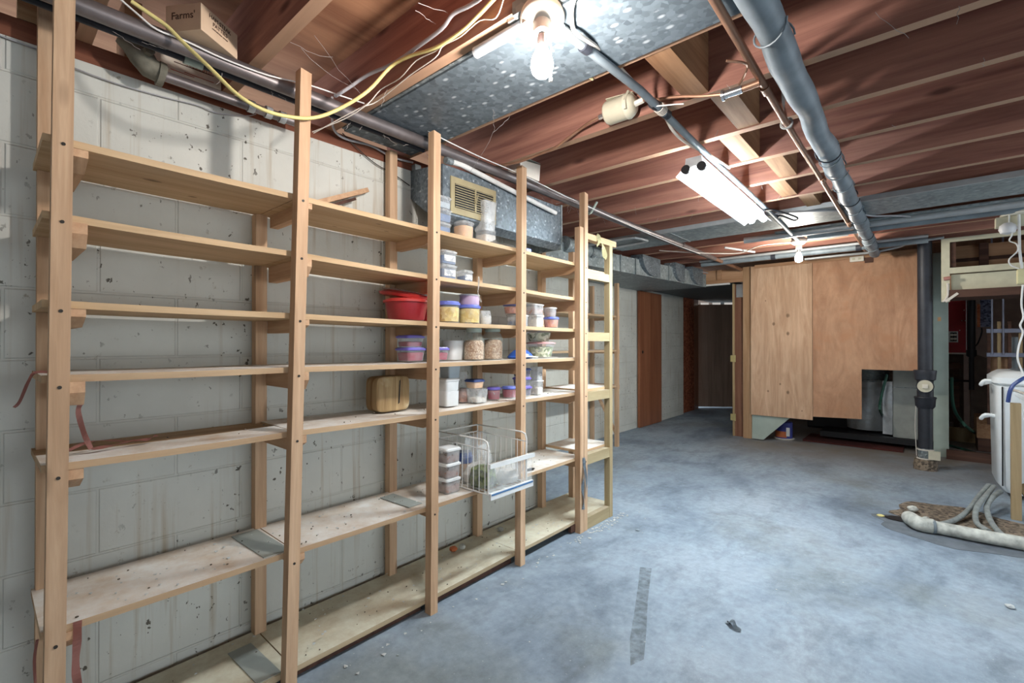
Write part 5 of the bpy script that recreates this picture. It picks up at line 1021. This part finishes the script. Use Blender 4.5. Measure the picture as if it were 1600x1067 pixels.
# dirt patch and hole, stones, flakes
def blob(cx, cy, rx, ry, z, th, seed, n=40):
    rr = random.Random(seed); ph = [rr.uniform(0, 6.28) for _ in range(5)]
    return [(cx+rx*math.cos(t)*(1+.10*math.sin(3*t+ph[0])+.07*math.sin(5*t+ph[1])+.05*math.sin(9*t+ph[2])), cy+ry*math.sin(t)*(1+.10*math.sin(2*t+ph[3])+.08*math.sin(7*t+ph[4])), z) for t in [6.283*k/n for k in range(n)]]
tag(B().prism(blob(2.10, 4.14, .36, .32, .0008, 0, 3), (0, 0, .0035)).build('dirt_patch', 'dirt'), 'patch of dark broken dirt around the floor drain', 'dirt', kind='stuff')
tag(B().prism(blob(1.80, 3.93, .075, .05, .0045, 0, 5), (0, 0, .002)).build('drain_hole', 'black'), 'dark hole in the floor at the end of the white pipe', 'hole')
tag(B().prism(blob(2.06, 3.86, .40, .25, .0006, 0, 8), (0, 0, .0012)).build('damp_stain', 'floordark'), 'dark damp stain on the floor in front of the white pipe', 'stain')
tag(B().prism([at(1000, 886, z=.0006), at(1018, 888, z=.0006), at(1012, 940, z=.0006), at(1010, 985, z=.0006), at(1006, 1030, z=.0006), at(985, 1040, z=.0006), at(984, 1000, z=.0006), at(992, 950, z=.0006), at(997, 915, z=.0006)], (0, 0, .0008)).build('floor_stain', 'stain'), 'long narrow grey-green stain on the open floor', 'stain')
def stone(name, p, r, mat, label, cat, sq=.7):
    t = bmesh.new(); bmesh.ops.create_icosphere(t, subdivisions=2, radius=r)
    for v in t.verts: v.co = Vector((v.co.x*random.uniform(.8, 1.2), v.co.y*random.uniform(.75, 1.1), v.co.z*sq*random.uniform(.8, 1.1)))
    mz = min(v.co.z for v in t.verts); bmesh.ops.translate(t, vec=Vector(p)-Vector((0, 0, mz)), verts=t.verts); b_ = B(); b_._merge(t)
    return tag(b_.build(name, mat), label, cat)
stone('stone', at(1426, 800, z=.004), .030, 'pvc', 'pale stone lying on the dirt behind the pipe elbow', 'stone')
stone('stone', at(1447, 813, z=.004), .018, 'pvc', 'small white stone right of the pipe elbow', 'stone')
stone('sponge', at(1376, 807, z=.0), .020, 'yellow', 'small yellow scrap at the left edge of the drain dirt', 'scrap', .4)
stone('plaster_lump', at(1578, 950, z=.0), .016, 'flake', 'white plaster crumb on the floor near the right edge', 'crumb', .5)
o = thing('leaf_scrap', 'crumpled dark leaf on the open floor', 'leaf', tuple(at(1147, 981, z=0)))
c_ = at(1147, 981, z=.0); ribbon([c_+Vector((-.03, .02, .002)), c_+Vector((-.01, .005, .02)), c_+Vector((.008, -.005, .012)), c_+Vector((.02, -.02, .003))], .028, 'strap', 'blade', o, (0, 0, 1)); ribbon([c_+Vector((-.035, .03, .002)), c_+Vector((-.02, .01, .006)), c_+Vector((0, 0, .004))], .004, 'black', 'stem', o, (0, 0, 1))
stone('lint_tuft', at(996, 829, z=0), .014, 'strap', 'small dark lint tuft on the floor beyond the shelves', 'lint', .35)
fk = B(); rr = random.Random(11)
def flake(x, y, z, s):
    a = rr.uniform(0, 6.28); n = rr.choice((3, 4, 5)); tl = rr.uniform(-.4, .4)
    fk.prism([(x+s*math.cos(a+6.28*k/n)*rr.uniform(.6, 1.1), y+s*math.sin(a+6.28*k/n)*rr.uniform(.6, 1.1), z+abs(s*tl*math.sin(6.28*k/n))) for k in range(n)], (0, 0, .0012))
for _ in range(150):
    y = rr.uniform(.5, 2.85) if rr.random() < .35 else rr.gauss(2.6, .16); flake(.40+abs(rr.gauss(0, .035)), y, .0008, rr.uniform(.003, .012))
for _ in range(90): flake(rr.uniform(.06, .33), rr.uniform(.3, 2.4), rz(6, 1.2)+.016, rr.uniform(.002, .008))
for _ in range(60): y = rr.uniform(.15, 1.3); flake(rr.uniform(.08, .33), y, rz(5, y)+.001, rr.uniform(.002, .007))
for _ in range(60): flake(rr.uniform(.5, 2.6), rr.uniform(.9, 5), .0008, rr.uniform(.0015, .005))
tag(fk.build('paint_flakes', 'flake'), 'white paint flakes scattered along the shelf foot and floor', 'flakes', kind='stuff')
dk = B(); fk2 = fk
for _ in range(160):
    y = rr.uniform(.15, 2.4); r = rr.choice((4, 5, 5, 6, 6)); x = rr.uniform(.08, .33); s = rr.uniform(.001, .0028); z = rz(r, y)+.001
    dk.prism([(x+s*math.cos(6.28*k/4+y*9), y+s*1.4*math.sin(6.28*k/4+y*9), z) for k in range(4)], (0, 0, .003))
tag(dk.build('dark_crumbs', 'dirt'), 'dark crumbs scattered on the dusty lower shelves', 'crumbs', kind='stuff')
for (l, px, py, s, mt) in (('orange brick crumb on the bottom shelf board near the wall', 708, 862, .022, 'canor'), ('white plaster chip on the bottom shelf beside the orange crumb', 722, 858, .02, 'pvc'), ('white chip at the far back of the bottom shelf', 782, 830, .02, 'pvc')):
    p = at(px, py, z=rz(6, 1.7)+.0005); p.x = max(.06, p.x); stone('rubble_piece', p, s, mt, l, 'rubble')
for (l, y0_, y1_, r, x0_, x1_) in (('thin grey-green sheet lying on the sixth shelf behind the second upright', .60, .685, 5, .07, .335), ('thin grey-green sheet lying on the bottom shelf behind the second upright', .58, .655, 6, .10, .335), ('thin grey-green sheet lying on the sixth shelf behind the third upright', 1.19, 1.26, 5, .10, .30)):
    z = rz(r, y0_)-.0005; tag(B().hexa([(x0_, y0_, z), (x1_, y0_+.01, z), (x1_, y1_+.01, z), (x0_, y1_, z), (x0_, y0_, z+.0025), (x1_, y0_+.01, z+.003), (x1_, y1_+.01, z+.0025), (x0_, y1_, z+.004)]).build('thin_sheet', 'dullsheet'), l, 'sheet')
# cobweb lint strands
wb = B(); rr = random.Random(5)
def strand(a, b_, sag, r=.0006):
    a, b_ = Vector(a), Vector(b_); wb.tube([a.lerp(b_, k/6)+Vector((rr.uniform(-.004, .004), rr.uniform(-.004, .004), -sag*math.sin(math.pi*k/6))) for k in range(7)], r, 4)
strand(at(490, 55, y=.75), at(565, 148, y=.97), .01); strand(at(470, 75, y=.7), at(560, 140, y=.97), .02); strand(at(455, 66, y=.66), at(520, 90, y=.8), .01)
strand(at(655, 5, y=.8), at(700, 20, y=.97), .0); strand(at(650, 18, y=.8), at(680, 36, y=.97), .0); strand(at(770, 170, y=1.3), at(772, 205, y=1.4), 0); strand(at(772, 205, y=1.4), at(728, 282, x=.28), .005); strand(at(798, 182, y=1.4), at(772, 206, y=1.4), .0)
strand(at(898, 310, y=2.6), at(1015, 255, y=2.6), .03); strand(at(1365, 20, z=2.06), at(1420, 60, z=2.0), .0)
for _ in range(26):
    k = rr.choice((1, 2, 3, 4, 5, 6, 7)); x = rr.uniform(.4, 2.6); y = J0+JP*k-.003; z = ZJ+rr.uniform(0, .03); strand((x, y, z), (x+rr.uniform(-.03, .03), y-rr.uniform(0, .02), z-rr.uniform(.015, .06)), .0, .0008)
for _ in range(30):
    y = rr.uniform(.2, 3); strand((.25, y, 2.0), (.25+rr.uniform(-.03, .05), y+rr.uniform(-.05, .05), 2.0-rr.uniform(.01, .05)), 0, .0006)
tag(wb.build('cobwebs', 'web'), 'dusty cobweb strands hanging from joists and pipes', 'cobweb', kind='stuff')
